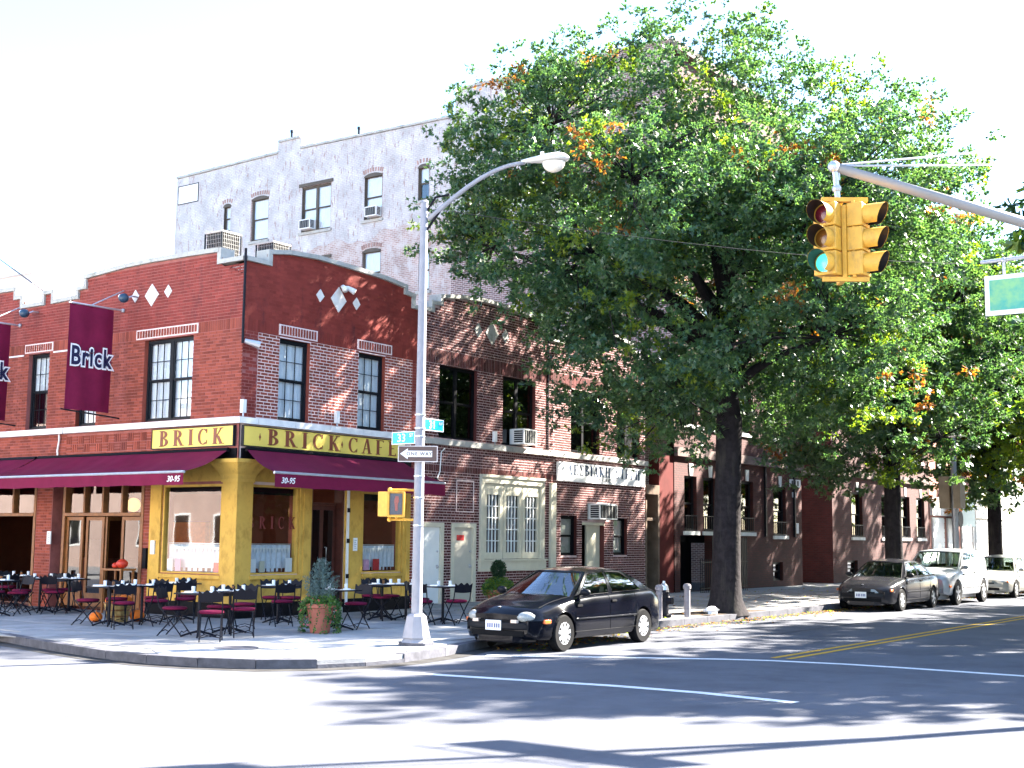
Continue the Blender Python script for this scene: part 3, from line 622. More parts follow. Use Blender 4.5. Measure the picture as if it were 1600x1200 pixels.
def leaf(par, p0, ang, wd, curtain=None):
    """one glazed door leaf hinged at p0 (x, y), direction ang"""
    ux, uy = math.cos(ang), math.sin(ang)
    def L(a, d, z): return (p0[0] + ux * a - uy * d, p0[1] + uy * a + ux * d, z)
    def bb(mb, a0, a1, z0, z1, d0=-.02, d1=.02):
        v = [L(a, d, z) for z in (z0, z1) for a, d in ((a0, d0), (a1, d0), (a1, d1), (a0, d1))]
        mb.add(v, [(0, 3, 2, 1), (4, 5, 6, 7), (0, 1, 5, 4), (1, 2, 6, 5), (2, 3, 7, 6), (3, 0, 4, 7)])
    mb = MB(); z0, z1 = .2, 2.24; bb(mb, 0, .08, z0, z1); bb(mb, wd - .08, wd, z0, z1); bb(mb, .08, wd - .08, z0, z0 + .3); bb(mb, .08, wd - .08, z1 - .08, z1)
    d = part('door_leaf', mb, m_wood, par); mm = MB(); mm.add([L(.08, 0, z0 + .3), L(wd - .08, 0, z0 + .3), L(wd - .08, 0, z1 - .08), L(.08, 0, z1 - .08)], [(0, 1, 2, 3)]); part('pane', mm, g_dark, d)
    if curtain:
        mm = MB(); n = 20
        for i in range(n):
            a0, a1 = .08 + (wd - .16) * i / n, .08 + (wd - .16) * (i + 1) / n
            mm.add([L(a0, .035 + .012 * (i % 2), .5), L(a1, .035 + .012 * ((i + 1) % 2), .5), L(a1, .035 + .012 * ((i + 1) % 2), 1.72), L(a0, .035 + .012 * (i % 2), 1.72)], [(0, 1, 2, 3)])
        part('curtain', mm, m_lace, d)
folding_front(cafe, 2.98, 5.9, 0, 0, True)
leaf(cafe, (.06, 5.8), R(-90), .62); leaf(cafe, (.1, 5.12), R(-90), .66, True); leaf(cafe, (.1, 4.4), R(15), .62); leaf(cafe, (.06, 3.78), R(-90), .7)
# street number brackets, pilaster of the left pier
FL.b('meter_box', m_black, cafe, 2.74, 2.86, 1.1, 1.55, .01, .1)
lamp_glow = M('lamp_shade_glow', (1.0, .50, .16), .6, var=0, emit=.12)
for (x, y, z, lb) in ((.9, 2.7, 2.42, 'glowing orange lamp shade hanging inside the cafe door'), (1.3, 5.0, 2.55, 'round orange paper lamp hanging behind the folding doors')):
    if 'door' in lb and 'shade' in lb: x, y = 2.42, .75
    o = thing('pendant_lamp', lb, 'lamp', (x, y, z))
    mb = MB()
    if 'round' in lb: mb.ball((0, 0, 0), .17, n=16, m=10)
    else: mb.lathe([(.02, .17), (.10, .16), (.115, .0), (.11, -.14), (.08, -.19)], n=16)
    part('lamp_shade', mb, lamp_glow, o, smooth=True); mb = MB(); mb.tube([(0, 0, .15), (0, 0, 3.44 - z)], .006, 5); part('cord', mb, m_black, o)

# ------------------------------------------------------------------ left neighbour with notched parapet
nb = thing('row_building', 'red brick row building left of the cafe with notched crenel parapet', 'building', (0, 9, SW), world=True)
profN = [(5.905, 7.42), (6.69, 7.40), (6.691, 7.66), (7.08, 7.66), (7.081, 7.40), (7.96, 7.40), (7.961, 7.65), (8.25, 7.65), (8.251, 7.88), (10.8, 7.92), (10.801, 7.6), (14, 7.6)]
opN = [(6.75, 7.58, 4.36, 6.22), (8.9, 9.7, 4.36, 6.22), (11.2, 12.0, 4.36, 6.22)]; gN = [(5.905, 6.33, SW, 3.3), (6.95, 10.6, SW, 3.3)]
wN = wall(FL, 5.905, 14, SW, 7.3, profN, opN + [(6.95, 10.6, SW, 3.3), (5.905, 6.33, SW, 3.3)], m_mort_red, nb)
bricks(FL, 5.905, 14, 4.36, 6.24, opN, m_brick_red, wN, ind=300, indbox=(5.9, 10, 4.4, 6.24), pr=.007)
bricks(FL, 5.905, 14, 6.24, 6.48, [(6.62, 7.75, 6.24, 6.46)], m_brick_red, wN, vert=True); bricks(FL, 5.905, 14, 6.48, 8.0, [], m_brick_deep, wN, top=profN)
bricks(FL, 5.905, 14, 3.5, 4.18, [], m_brick_red, wN); bricks(FL, 6.35, 6.93, SW, 3.4, [], m_brick_red, wN)
l = FL.b('lintel', m_mort_light, nb, 6.62, 7.75, 6.25, 6.47, .0, .018)
for i in range(12):
    p = 6.65 + 1.07 * i / 12; FL.b('brick', m_brick_red, l, p + .014, p + 1.07 / 12 - .014, 6.28, 6.44, .01, .028)
FL.b('string_course', m_stone_white, nb, 5.91, 6.58, 6.19, 6.225, .01, .03); FL.b('string_course', m_stone_white, nb, 7.78, 10, 6.19, 6.225, .01, .03)
coping(FL, profN, nb, m_stone)
for i in range(7): FL.b('ledge_stone', m_stone_white, nb, 5.91 + i * 1.15 + .004, 5.91 + (i + 1) * 1.15 - .004, 4.2, 4.335, .0, .13)
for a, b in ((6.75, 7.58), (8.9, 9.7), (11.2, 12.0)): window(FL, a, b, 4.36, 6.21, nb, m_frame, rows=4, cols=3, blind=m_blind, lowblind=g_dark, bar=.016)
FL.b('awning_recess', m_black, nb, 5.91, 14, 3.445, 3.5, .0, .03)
folding_front(nb, 6.95, 10.6, 0, 0, False)
leaf(nb, (.1, 7.15), R(10), .6); leaf(nb, (.1, 10.4), R(10), .6)
mb = MB(); mb.box(.3, 5.9, 5.92, 13.9, 7.2, 7.3); part('roof', mb, m_mort_red, nb); mb = MB(); mb.box(.3, 12, 12.62, 13.9, SW, 7.2); part('rear_wall', mb, m_brick_red, nb)
mb = MB(); mb.tube([FL.P(6.15, 4.2, .05), FL.P(6.12, 4.05, .06), FL.P(6.17, 3.8, .06), FL.P(6.13, 3.5, .05)], .022); part('drain_pipe', mb, m_white, nb)

# ------------------------------------------------------------------ brown brick pair
def brown(u0, u1, prof, ops, label, loc, mortmats):
    b = thing('brick_house', label, 'building', loc, world=True)
    wl = wall(FR, u0, u1, SW, 7.3, prof, ops, m_mort_pink, b, rev=m_brick_brown)
    bricks(FR, u0 + .005, u1 - .005, 4.36, 6.24, ops, m_brick_brown, wl, bond='flem', ind=300, indbox=(u0, u1, 4.4, 6.24), g=.020, bh=.05)
    bricks(FR, u0 + .005, u1 - .005, 6.24, 6.62, [], m_brick_brown, wl, vert=True)
    bricks(FR, u0 + .005, u1 - .005, 6.62, 8.3, [], m_brick_brown, wl, bond='flem', top=prof, g=.020, bh=.05)
    bricks(FR, u0 + .005, u1 - .005, SW, 3.5, ops, m_brick_brown, wl, bond='flem', g=.020, bh=.05); bricks(FR, u0 + .005, u1 - .005, 3.5, 3.68, ops, m_brick_brown, wl, vert=True); bricks(FR, u0 + .005, u1 - .005, 3.68, 4.18, ops, m_brick_brown, wl, bond='flem', bw=.1, g=.020, bh=.05)
    coping(FR, prof, b, m_stone)
    n = int((u1 - u0) / 1.1)
    for i in range(n): FR.b('ledge_stone', m_stone, b, u0 + (u1 - u0) * i / n + .004, u0 + (u1 - u0) * (i + 1) / n - .004, 4.18, 4.32, -.02, .12)
    mb = MB(); mb.box(u0, u1, .3, 12, 7.1, 7.2); part('roof', mb, m_mort_red, b); mb = MB(); mb.box(u0, u1, 11.8, 12, SW, 7.1); part('rear_wall', mb, m_brick_brown, b)
    return b
profA = [(5.96, 7.52), (6.34, 7.52), (6.341, 7.72), (6.70, 7.74), (6.701, 7.94), (7.6, 8.06), (8.66, 8.12), (9.6, 8.10), (10.8, 8.02), (11.2, 7.96), (11.201, 7.7), (11.6, 7.7), (11.601, 7.5), (12.0, 7.5)]
opA = [(6.7, 8.3, 4.36, 6.24), (9.46, 11.03, 4.36, 6.24), (8.55, 11.35, 1.2, 3.44), (6.05, 6.93, .2, 2.18), (7.3, 8.28, .2, 2.18)]
A = brown(5.96, 12.0, profA, opA, 'two-storey brown brick house joined to the cafe, with two plain doors', (9, 0, SW), None)
profB = [(12.01, 7.5), (12.4, 7.5), (12.401, 7.7), (12.8, 7.7), (12.801, 7.92), (14, 8.06), (15.2, 8.08), (16.4, 7.92), (16.401, 7.7), (16.8, 7.7), (16.801, 7.5), (17.25, 7.5)]
opB = [(12.87, 14.48, 4.36, 6.22), (15.5, 16.9, 4.36, 6.22), (12.36, 13.22, 1.37, 2.52), (13.5, 14.75, SW, 2.34), (15.3, 16.12, 1.37, 2.5), (13.8, 15.1, 2.42, 2.9)]
B_ = brown(12.01, 17.25, profB, opB, 'brown brick house carrying the Greek club sign, half hidden by leaves', (14.6, 0, SW), None)
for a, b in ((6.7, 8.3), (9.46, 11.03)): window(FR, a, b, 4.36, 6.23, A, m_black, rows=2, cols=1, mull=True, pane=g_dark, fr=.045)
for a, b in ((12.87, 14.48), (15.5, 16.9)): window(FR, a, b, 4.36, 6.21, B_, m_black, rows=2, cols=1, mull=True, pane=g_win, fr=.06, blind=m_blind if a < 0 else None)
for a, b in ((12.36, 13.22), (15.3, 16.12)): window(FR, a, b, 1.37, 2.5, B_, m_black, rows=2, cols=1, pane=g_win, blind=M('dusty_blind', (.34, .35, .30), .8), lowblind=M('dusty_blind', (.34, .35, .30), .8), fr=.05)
for u, hu, hz in ((8.30, .17, .2), (8.92, .3, .33), (9.54, .17, .2)): diamond(FR, u, 7.33, hu, hz, m_stone, A)
# plain steel doors
def pdoor(par, a, b, z0, z1, mat, fm, label=None, sign=False):
    f = MB(); t = .09; FR.box(f, a - .03, a + t, z0, z1 + .04, -.1, .03); FR.box(f, b - t, b + .03, z0, z1 + .04, -.1, .03); FR.box(f, a + t, b - t, z1 - t + .02, z1 + .04, -.1, .03); part('door_frame', f, fm, par)
    d = FR.b('door', mat, par, a + t + .002, b - t - .002, z0 + .01, z1 - t + .015, -.075, -.03, label=label)
    mm = MB(); mm.ball(FR.P(b - t - .09, 1.12, .0), .035, n=8); FR.box(mm, b - t - .115, b - t - .065, 1.07, 1.17, -.03, -.015); part('knob', mm, m_steel, d)
    mm = MB(); mm.ball(FR.P(b - t - .09, 1.5, -.015), .025, n=8); part('lock', mm, m_steel, d)
    FR.b('step', m_conc, par, a - .1, b + .1, SW, z0, -.1, .28)
    if sign: FR.b('door_sign', m_redc, d, a + t + .16, a + t + .46, 1.78, 1.92, -.03, -.02)
pdoor(A, 6.05, 6.93, .2, 2.18, m_white, m_cream, 'white steel door'); pdoor(A, 7.3, 8.28, .2, 2.18, M('beige_door', (.50, .46, .38), .55, var=.06), m_cream, 'beige steel door with small red sign', True)
# bricked-up square above the beige door
q = MB(); 
for z in (2.5, 3.3): FR.box(q, 7.45, 8.2, z, z + .03, .01, .02)
for u in (7.45, 8.17): FR.box(q, u, u + .03, 2.53, 3.3, .01, .02)
part('mortar_outline', q, m_mort_light, A)
# big cream lattice window
f = MB(); FR.box(f, 8.45, 8.62, 1.25, 3.45, -.05, .07); FR.box(f, 11.28, 11.45, 1.25, 3.45, -.05, .07); FR.box(f, 8.62, 11.28, 3.3, 3.452, -.05, .07); FR.box(f, 8.45, 11.45, 3.453, 3.52, -.05, .11)
cw = part('window', f, m_cream, A, label='tall cream triple window with white muntins')
FR.b('sill', m_cream, cw, 8.42, 11.48, .98, 1.24, -.02, .1); FR.b('sill_lip', m_cream, cw, 8.38, 11.52, 1.241, 1.29, -.02, .15)
for i in range(3):
    a = 8.64 + i * .89; b = a + .86
    mm = MB(); FR.box(mm, a, a + .13, 1.3, 3.29, -.06, .02); FR.box(mm, b - .13, b, 1.3, 3.29, -.06, .02); FR.box(mm, a + .13, b - .13, 3.0, 3.29, -.06, .02); FR.box(mm, a + .13, b - .13, 1.3, 1.47, -.06, .02); part('sash', mm, m_cream, cw)
    mm = MB(); mm.add([FR.P(a + .13, 1.47, -.05), FR.P(b - .13, 1.47, -.05), FR.P(b - .13, 3.0, -.05), FR.P(a + .13, 3.0, -.05)], [(0, 1, 2, 3)]); part('pane', mm, g_dark, cw)
    for j in range(1, 4):
        x = a + .13 + .60 * j / 4; FR.b('muntin', m_white, cw, x - .013, x + .013, 1.47, 3.0, -.045, -.01)
    for j in range(1, 5):
        z = 1.47 + 1.53 * j / 5; FR.b('muntin', m_white, cw, a + .13, b - .13, z - .012, z + .012, -.044, -.012)
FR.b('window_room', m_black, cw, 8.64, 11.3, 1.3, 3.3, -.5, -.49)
FR.b('curtain', m_redc, cw, 8.9, 11.1, 1.5, 2.2, -.3, -.28)
FR.b('pilaster', m_cream, B_, 11.74, 12.0, SW, 3.42, .01, .09)
FR.b('door_opening', m_black, B_, 13.5, 14.75, SW, 2.34, -.55, -.5); FR.b('door', m_cream, B_, 13.98, 14.72, .2, 2.33, -.2, -.14, label='dirty cream door left ajar'); FR.b('lintel', m_cream, B_, 13.5, 14.75, 2.26, 2.338, -.14, .02)
mm = MB(); FR.box(mm, 17.26, 17.34, SW, 3.1, -.6, .02); FR.box(mm, 18.1, 18.2, SW, 3.6, -.5, .0); FR.box(mm, 17.34, 18.1, 2.45, 2.55, -.6, -.1); FR.box(mm, 17.34, 18.1, 3.3, 3.6, -.5, .0)
al = thing('alley_gate', 'dark timber passage door between the brown house and the oxblood apartment block', 'gate', (17.8, 0, SW), world=True)
part('frame', mm, M('weathered_timber', (.14, .10, .075), .8, var=.3), al); FR.b('door', M('weathered_timber', (.14, .10, .075), .8, var=.3), al, 17.35, 17.75, .16, 2.44, -.3, -.25); FR.b('passage_wall', m_brick_dark, al, 17.26, 19.2, SW, 7.2, -5, -4.9); FR.b('side_pier', m_brick_dark, al, 18.21, 19.18, SW, 4.6, -.4, -.02)
# ------------------------------------------------------------------ tall apartment block behind and along the street
def brickmat(name, c1, c2, mort, ax='yz', dirt=None, scale=1.0, bump=.4):
    if name in MATS: return MATS[name]
    m = bpy.data.materials.new(name); m.use_nodes = True; n = m.node_tree.nodes; l = m.node_tree.links; p = n['Principled BSDF']; p.inputs['Roughness'].default_value = .85
    geo = n.new('ShaderNodeNewGeometry'); sx = n.new('ShaderNodeSeparateXYZ'); l.new(geo.outputs['Position'], sx.inputs[0]); cx = n.new('ShaderNodeCombineXYZ')
    l.new(sx.outputs['Y' if ax == 'yz' else 'X'], cx.inputs[0]); l.new(sx.outputs['Z'], cx.inputs[1])
    b = n.new('ShaderNodeTexBrick'); b.inputs['Color1'].default_value = (*c1, 1); b.inputs['Color2'].default_value = (*c2, 1); b.inputs['Mortar'].default_value = (*mort, 1)
    b.inputs['Scale'].default_value = scale; b.inputs['Brick Width'].default_value = .215; b.inputs['Row Height'].default_value = .075; b.inputs['Mortar Size'].default_value = .011; b.inputs['Mortar Smooth'].default_value = .1; l.new(cx.outputs[0], b.inputs['Vector'])
    cur = b.outputs['Color']
    no = n.new('ShaderNodeTexNoise'); no.inputs['Scale'].default_value = 1.3; no.inputs['Detail'].default_value = 6; l.new(geo.outputs['Position'], no.inputs['Vector'])
    mr = n.new('ShaderNodeMapRange'); mr.inputs[1].default_value = .3; mr.inputs[2].default_value = .7; mr.inputs[3].default_value = .78; mr.inputs[4].default_value = 1.2; l.new(no.outputs['Fac'], mr.inputs[0])
    vm = n.new('ShaderNodeVectorMath'); vm.operation = 'SCALE'; l.new(cur, vm.inputs[0]); l.new(mr.outputs[0], vm.inputs['Scale']); cur = vm.outputs[0]
    for (dc, dscale, lo, hi, zs) in (dirt or []):
        mp = n.new('ShaderNodeMapping'); mp.inputs['Scale'].default_value = (1, 1, zs); l.new(geo.outputs['Position'], mp.inputs[0])
        n2 = n.new('ShaderNodeTexNoise'); n2.inputs['Scale'].default_value = dscale; n2.inputs['Detail'].default_value = 9; n2.inputs['Roughness'].default_value = .7; l.new(mp.outputs[0], n2.inputs['Vector'])
        m2 = n.new('ShaderNodeMapRange'); m2.inputs[1].default_value = lo; m2.inputs[2].default_value = hi; l.new(n2.outputs['Fac'], m2.inputs[0])
        mx = n.new('ShaderNodeMix'); mx.data_type = 'RGBA'; l.new(m2.outputs[0], mx.inputs[0]); l.new(cur, mx.inputs[6]); mx.inputs[7].default_value = (*dc, 1); cur = mx.outputs[2]
    l.new(cur, p.inputs['Base Color'])
    bp = n.new('ShaderNodeBump'); bp.inputs['Strength'].default_value = bump; bp.inputs['Distance'].default_value = .02; bp.invert = True; l.new(b.outputs['Fac'], bp.inputs['Height']); l.new(bp.outputs[0], p.inputs['Normal'])
    MATS[name] = m; return m
FT = Fac((19.2, 0, 0), (0, 1, 0), (-1, 0, 0), -1)
bm_pale = brickmat('pale_side_brick', (.30, .19, .165), (.42, .30, .265), (.52, .47, .44), 'yz', dirt=[((.50, .46, .44), 4.5, .46, .64, .6)])
bm_brown = brickmat('brown_side_brick', (.14, .085, .08), (.22, .13, .115), (.46, .40, .38), 'yz')
bm_ox_x = brickmat('oxblood_front_brick', (.052, .010, .008), (.078, .015, .012), (.040, .015, .013), 'xz')
bm_ox_y = brickmat('oxblood_side_brick', (.070, .013, .012), (.10, .02, .018), (.07, .03, .027), 'yz')
m_wash = brickmat('whitewash', (.50, .48, .475), (.56, .54, .535), (.45, .43, .43), 'yz', dirt=[((.33, .23, .21), 10.5, .55, .62, .25), ((.46, .42, .41), 4.5, .5, .8, .12)], bump=.8)
apt = thing('apartment_building', 'tall old apartment block with whitewashed side wall behind the cafe', 'building', (24, 8, SW), world=True)
sw_ = [(21.86, 22.4, 15.1, 16.3), (19.55, 20.6, 14.45, 16.35), (15.9, 17.6, 14.45, 16.4), (13.1, 14.1, 14.5, 16.35), (10.68, 11.27, 14.9, 16.3), (13.1, 14.1, 11.4, 13.25), (10.6, 11.15, 11.3, 12.95), (15.9, 17.6, 11.4, 13.2), (19.55, 20.6, 11.4, 13.2)]
profT = [(0, 19.0), (9.45, 19.0), (9.451, 17.98), (17.73, 18.12), (17.731, 18.6), (19.06, 18.62), (19.061, 18.12), (25.57, 18.0)]
seams = [(0, 9.53, bm_brown), (9.531, 25.57, bm_pale)]
for a, b, mt in seams:
    zf = 17.9
    wl = wall(FT, a, b, 6.8, zf, [p for p in profT if a - .1 <= p[0] <= b + .1] if a > 1 else [(0, 19.0), (9.45, 19.0), (9.451, 17.98), (9.53, 17.98)], [o for o in sw_ if a <= o[0] < b], mt, apt)
# coat of whitewash: its own thin sheet with a ragged lower edge, windows cut out
us = sorted({0., 9.531, 25.56} | {o[i] for o in sw_ for i in (0, 1)})
mb = MB(); rnd = random.Random(3)
def low(u): return 13.75 + .35 * max(0, min(1, (14 - u) / 3)) - (.75 if u < 9 else 0) + .12 * math.sin(u * 2.1) + .07 * math.sin(u * 5.3 + 1)
n = 150
for i in range(n):
    a, b = 4.5 + (25.56 - 4.5) * i / n, 4.5 + (25.56 - 4.5) * (i + 1) / n; m_ = (a + b) / 2
    cuts = sorted([(o[2], o[3]) for o in sw_ if o[0] < m_ < o[1]])
    z = low(m_)
    for c0, c1 in cuts + [(99, 99)]:
        top = min(c0, prof_at(profT, m_) - .02)
        if top > z + .01: mb.add([FT.P(a, z, .006), FT.P(b, z if (c0 != 99 and z != low(m_)) or z != low(m_) else low(b + .07), .006), FT.P(b, top, .006), FT.P(a, top, .006)], [(0, 1, 2, 3)])
        z = max(z, c1)
part('whitewash_coat', mb, m_wash, apt)
pp = MB(); FT.box(pp, 24.1, 25.4, 16.8, 17.6, .008, .02); part('painted_panel', pp, m_stone_white, apt)
for (a, b, c, d) in ((24.1, 25.4, 17.6, 17.64), (24.1, 25.4, 16.76, 16.8), (24.06, 24.1, 16.76, 17.64), (25.4, 25.44, 16.76, 17.64)): FT.b('panel_edge', m_frame, apt, a, b, c, d, .008, .024)
# tile coping along the side wall
for (a, za), (b, zb) in zip(profT, profT[1:]):
    if b - a < .1: continue
    nn = max(1, int((b - a) / .8))
    for i in range(nn):
        p, q = a + (b - a) * i / nn, a + (b - a) * (i + 1) / nn; z0 = za + (zb - za) * i / nn; j = random.uniform(0, .02); FT.b('coping_tile', m_stone, apt, p + .005, q - .005, z0 + .004, z0 + .09 + j, -.34, .06)
m_fr_old = M('old_window_frame', (.10, .085, .07), .6, var=.15)
for i, (a, b, c, d) in enumerate(sw_):
    ww = window(FT, a, b, c, d, apt, m_fr_old, rows=2, cols=1, mull=(b - a > 1.3), blind=m_blind, lowblind=m_blind if i not in (4,) else g_dark, fr=.07, d=-.1)
    FT.b('sill', m_stone, apt, a - .08, b + .08, c - .12, c - .004, -.1, .07)
    if b - a < 1.3:
        n = max(5, int((b - a) / .11)); cx = (a + b) / 2; r = (b - a) / 2 + .06
        seg = MB(); seg.prism([(cx + (b - a) / 2 * math.cos(t_), d - .09 + .16 * math.sin(t_)) for t_ in [math.pi * k / 10 for k in range(11)]], lambda x, y, e: FT.P(x, y, e), .0065, .02); part('window_head', seg, m_fr_old, ww)
        for k in range(n):
            t = math.pi * (.18 + .64 * (k + .5) / n); p0 = (cx - r * math.cos(t) * 1.1, d - .05 + .18 * math.sin(t)); 
            mm = MB(); s_ = .035; mm.prism([(p0[0] - s_, p0[1]), (p0[0] + s_, p0[1]), (p0[0] + s_ * 1.1 - .05 * math.cos(t), p0[1] + .16), (p0[0] - s_ * 1.1 - .05 * math.cos(t), p0[1] + .16)], lambda x, y, e: FT.P(x, y, e), .007, .02); part('brick', mm, M('tan_brick', (.34, .22, .19), .85, rnd=.2), apt)
    else:
        FT.b('lintel', m_fr_old, apt, a - .12, b + .12, d + .002, d + .14, .007, .05)
# other sides and roof
mb = MB(); mb.box(19.5, 29.78, 25.3, 25.57, 0, 17.9); mb.box(29.5, 29.78, .3, 25.3, 0, 17.9); part('wall', mb, bm_brown, apt)
mb = MB(); mb.box(19.5, 29.5, .3, 25.3, 17.5, 17.7); part('roof', mb, m_black, apt)
def apt_front(par, u0, u1, gops, ztop, low_only=False):
    ops = []
    cols = sorted({round((o[0] + o[1]) / 2, 2) for o in gops if o[2] > 1.5})
    for zf in (5.75, 8.75, 11.75, 14.75):
        for c in cols: ops.append((c - .5, c + .5, zf, zf + 1.7))
    wl = wall(FR, u0, u1, SW, ztop, None, gops + ops, bm_ox_x, par)
    for z in (4.62,): 
        n = int((u1 - u0) / 1.6)
        for i in range(n): FR.b('ledge_stone', M('brownstone_ledge', (.16, .12, .11), .85, var=.2), par, u0 + (u1 - u0) * i / n + .004, u0 + (u1 - u0) * (i + 1) / n - .004, z, z + .3, .001, .14)
    FR.b('cornice', M('brownstone_ledge', (.16, .12, .11), .85, var=.2), par, u0, u1, ztop, ztop + .3, -.3, .25)
    for o in ops + [g for g in gops if g[2] > 1.5]:
        window(FR, *o, par, m_frame, rows=2, cols=1, blind=m_blind if (int(o[0] * 7 + o[2]) % 3 and o[2] > 4.5) else None, pane=g_dark if o[2] < 4.5 else g_win, fr=.06, d=-.16)
        FR.b('sill', m_stone_white, par, o[0] - .1, o[1] + .1, o[2] - .13, o[2] - .004, -.1, .07)
        if o[2] < 4.5:
            k = (o[0] + o[1]) / 2; mm = MB(); mm.prism([(k - .09, o[3] + .01), (k + .09, o[3] + .01), (k + .14, o[3] + .42), (k - .14, o[3] + .42)], lambda x, y, e: FR.P(x, y, e), .001, .04); part('keystone', mm, m_stone_white, par)
            gr = MB()
            for q in range(7): x = o[0] + .06 + (o[1] - o[0] - .12) * q / 6; FR.box(gr, x - .01, x + .01, o[2] + .02, o[2] + .5, .02, .04)
            FR.box(gr, o[0], o[1], o[2] + .5, o[2] + .53, .018, .045); FR.box(gr, o[0], o[1], o[2] + .02, o[2] + .05, .018, .045); part('window_guard', gr, m_iron, par)
    for o in [g for g in gops if g[2] < 1.5]:
        if o[3] < 1.5: window(FR, *o, par, m_frame, rows=2, cols=1, pane=g_dark, fr=.06, d=-.16)
        else: FR.b('door_recess', m_black, par, o[0], o[1], o[2], o[3], -.9, -.8)
apt_front(apt, 19.2, 29.78, [(19.9, 20.8, 2.15, 4.0), (21.3, 22.3, 2.15, 4.0), (24.2, 25.3, 2.15, 4.0), (27.1, 28.25, 2.05, 3.9), (19.6, 21.9, SW, 2.0), (27.0, 27.9, .35, 1.05), (23.0, 23.8, .35, 1.05)], 18.6)
for u in (26.2, 28.9): FR.b('downpipe', m_iron, apt, u, u + .09, 2.0, 4.6, .02, .1)
plq = MB(); FR.box(plq, 28.6, 29.6, 3.95, 4.25, .002, .05); part('street_number_plate', plq, m_paper, apt)
for i in range(3): FR.b('numeral', m_frame, apt, 28.72 + i * .27, 28.86 + i * .27, 4.0, 4.2, .0505, .055)
FR.b('notice', m_paper, apt, 28.85, 29.2, 3.55, 3.75, .002, .03); FR.b('notice', m_paper, apt, 29.1, 29.4, 2.15, 2.55, .002, .03)
# iron areaway gates and fence before the door
fg = thing('iron_gate', 'black iron areaway gate and railings at the foot of the oxblood apartment block', 'gate', (21, -.9, SW))
for i in range(26):
    x = -1.6 + i * .14; mm = MB(); mm.bar((x, 0, 0), (x, 0, 1.85 if i > 5 else 1.1), .022); part('bar', mm, m_iron, fg)
for z in (.15, 1.0): mm = MB(); mm.bar((-1.65, 0, z), (1.95, 0, z), .05, .03); part('rail', mm, m_iron, fg)
mm = MB(); mm.box(-.1, 1.9, .0, .02, .2, 1.8); part('sheet_panel', mm, m_iron, fg)
fg.location = (21.2, -.75, SW)
# second wing of the block, beyond the courtyard
apt2 = thing('apartment_wing', 'oxblood brick wing with tall barred ground-floor windows beyond the dark courtyard', 'building', (39, 0, SW), world=True)
apt_front(apt2, 33.0, 45.7, [(35.2, 36.5, 2.05, 4.0), (38.9, 40.1, 2.05, 4.0), (41.5, 42.8, 2.05, 4.0), (43.8, 45.0, 2.05, 4.0), (34.6, 35.8, .35, 1.05)], 18.0)
FW = Fac((33.0, 0, 0), (0, 1, 0), (-1, 0, 0), -1); wall(FW, 0, 14, SW, 18, None, [(4, 5, 6, 7.8), (4, 5, 9, 10.8), (4, 5, 12, 13.8)], bm_ox_y, apt2); FW.b('ledge_stone', m_stone, apt2, 0, 14, 4.62, 4.92, .001, .12)
mb = MB(); mb.box(33.3, 45.4, 13.7, 14, 0, 18); mb.box(45.4, 45.7, .3, 14, 0, 18); mb.box(33.3, 45.4, .3, 13.7, 17.6, 17.9); part('wall', mb, bm_brown, apt2)
mb = MB(); mb.box(29.8, 33, 12.5, 12.8, 0, 17); part('court_wall', mb, bm_ox_x, apt2)

# ------------------------------------------------------------------ buildings further up the street
m_lit = M('pale_render', (.72, .70, .66), .8, var=.06); m_gate = M('roller_shutter', (.70, .70, .68), .55, var=.06)
def shopblock(name, label, u0, u1, h, mat, y0=0., win=True, shutters=3):
    F = Fac((0, y0, 0), (1, 0, 0), (0, -1, 0)); b = thing(name, label, 'building', ((u0 + u1) / 2, y0, SW), world=True)
    mb = MB(); mb.box(u0, u1, y0, y0 + 12, 0, h); part('wall', mb, mat, b)
    F.b('cornice', m_stone, b, u0, u1, h, h + .4, -.3, .3); F.b('fascia', m_lit, b, u0 + .1, u1 - .1, 3.2, 4.1, .0, .15)
    wd = (u1 - u0) / shutters
    for i in range(shutters):
        a, c = u0 + i * wd + .3, u0 + (i + 1) * wd - .3; g = F.b('shutter', m_gate, b, a, c, .15, 3.1, .0, .06)
        for k in range(12): F.b('slat', m_gate, g, a + .02, c - .02, .2 + k * .24, .2 + k * .24 + .2, .06, .08 + .01 * (k % 2))
    if win:
        z = 5.0
        while z + 1.8 < h:
            n = max(2, int((u1 - u0) / 2.6))
            for i in range(n):
                c = u0 + (u1 - u0) * (i + .5) / n; f = F.b('window', m_frame, b, c - .55, c + .55, z, z + 1.7, .0, .06); F.b('pane', g_dark, f, c - .48, c + .48, z + .07, z + .82, .061, .07); F.b('pane', g_dark, f, c - .48, c + .48, z + .88, z + 1.63, .061, .07)
            z += 3.0
    return b
shopblock('shop_building', 'reddish building with roller shutters right after the oxblood wing', 45.75, 53.0, 10.5, M('dull_red_brick', (.34, .17, .14), .85, var=.2), .0)
shopblock('white_building', 'sunlit white low building with closed shutters far up the street', 53.1, 74, 7.2, m_lit, -.02, shutters=5)
shopblock('corner_block', 'pale building closing the view at the far right end of the street', 74.5, 118, 9.5, M('cream_render', (.66, .62, .54), .8, var=.08), -.04, shutters=8)
sg = thing('shop_sign', 'greenish projecting shop sign with an orange shape past the oxblood wing', 'sign', (49.6, -.6, 3.4))
mb = MB(); mb.box(-1.6, 1.6, -.08, .08, -.7, 1.1); part('board', mb, M('sage_sign', (.35, .45, .43), .5, var=.1), sg)
mb = MB(); mb.prism([(-1.0, -.2), (-.7, .1), (-.75, .6), (-1.0, .8), (-1.2, .4), (-1.25, 0)], lambda a, b, d: Vector((a, d, b)), -.10, -.082); part('orange_emblem', mb, m_orange, sg)
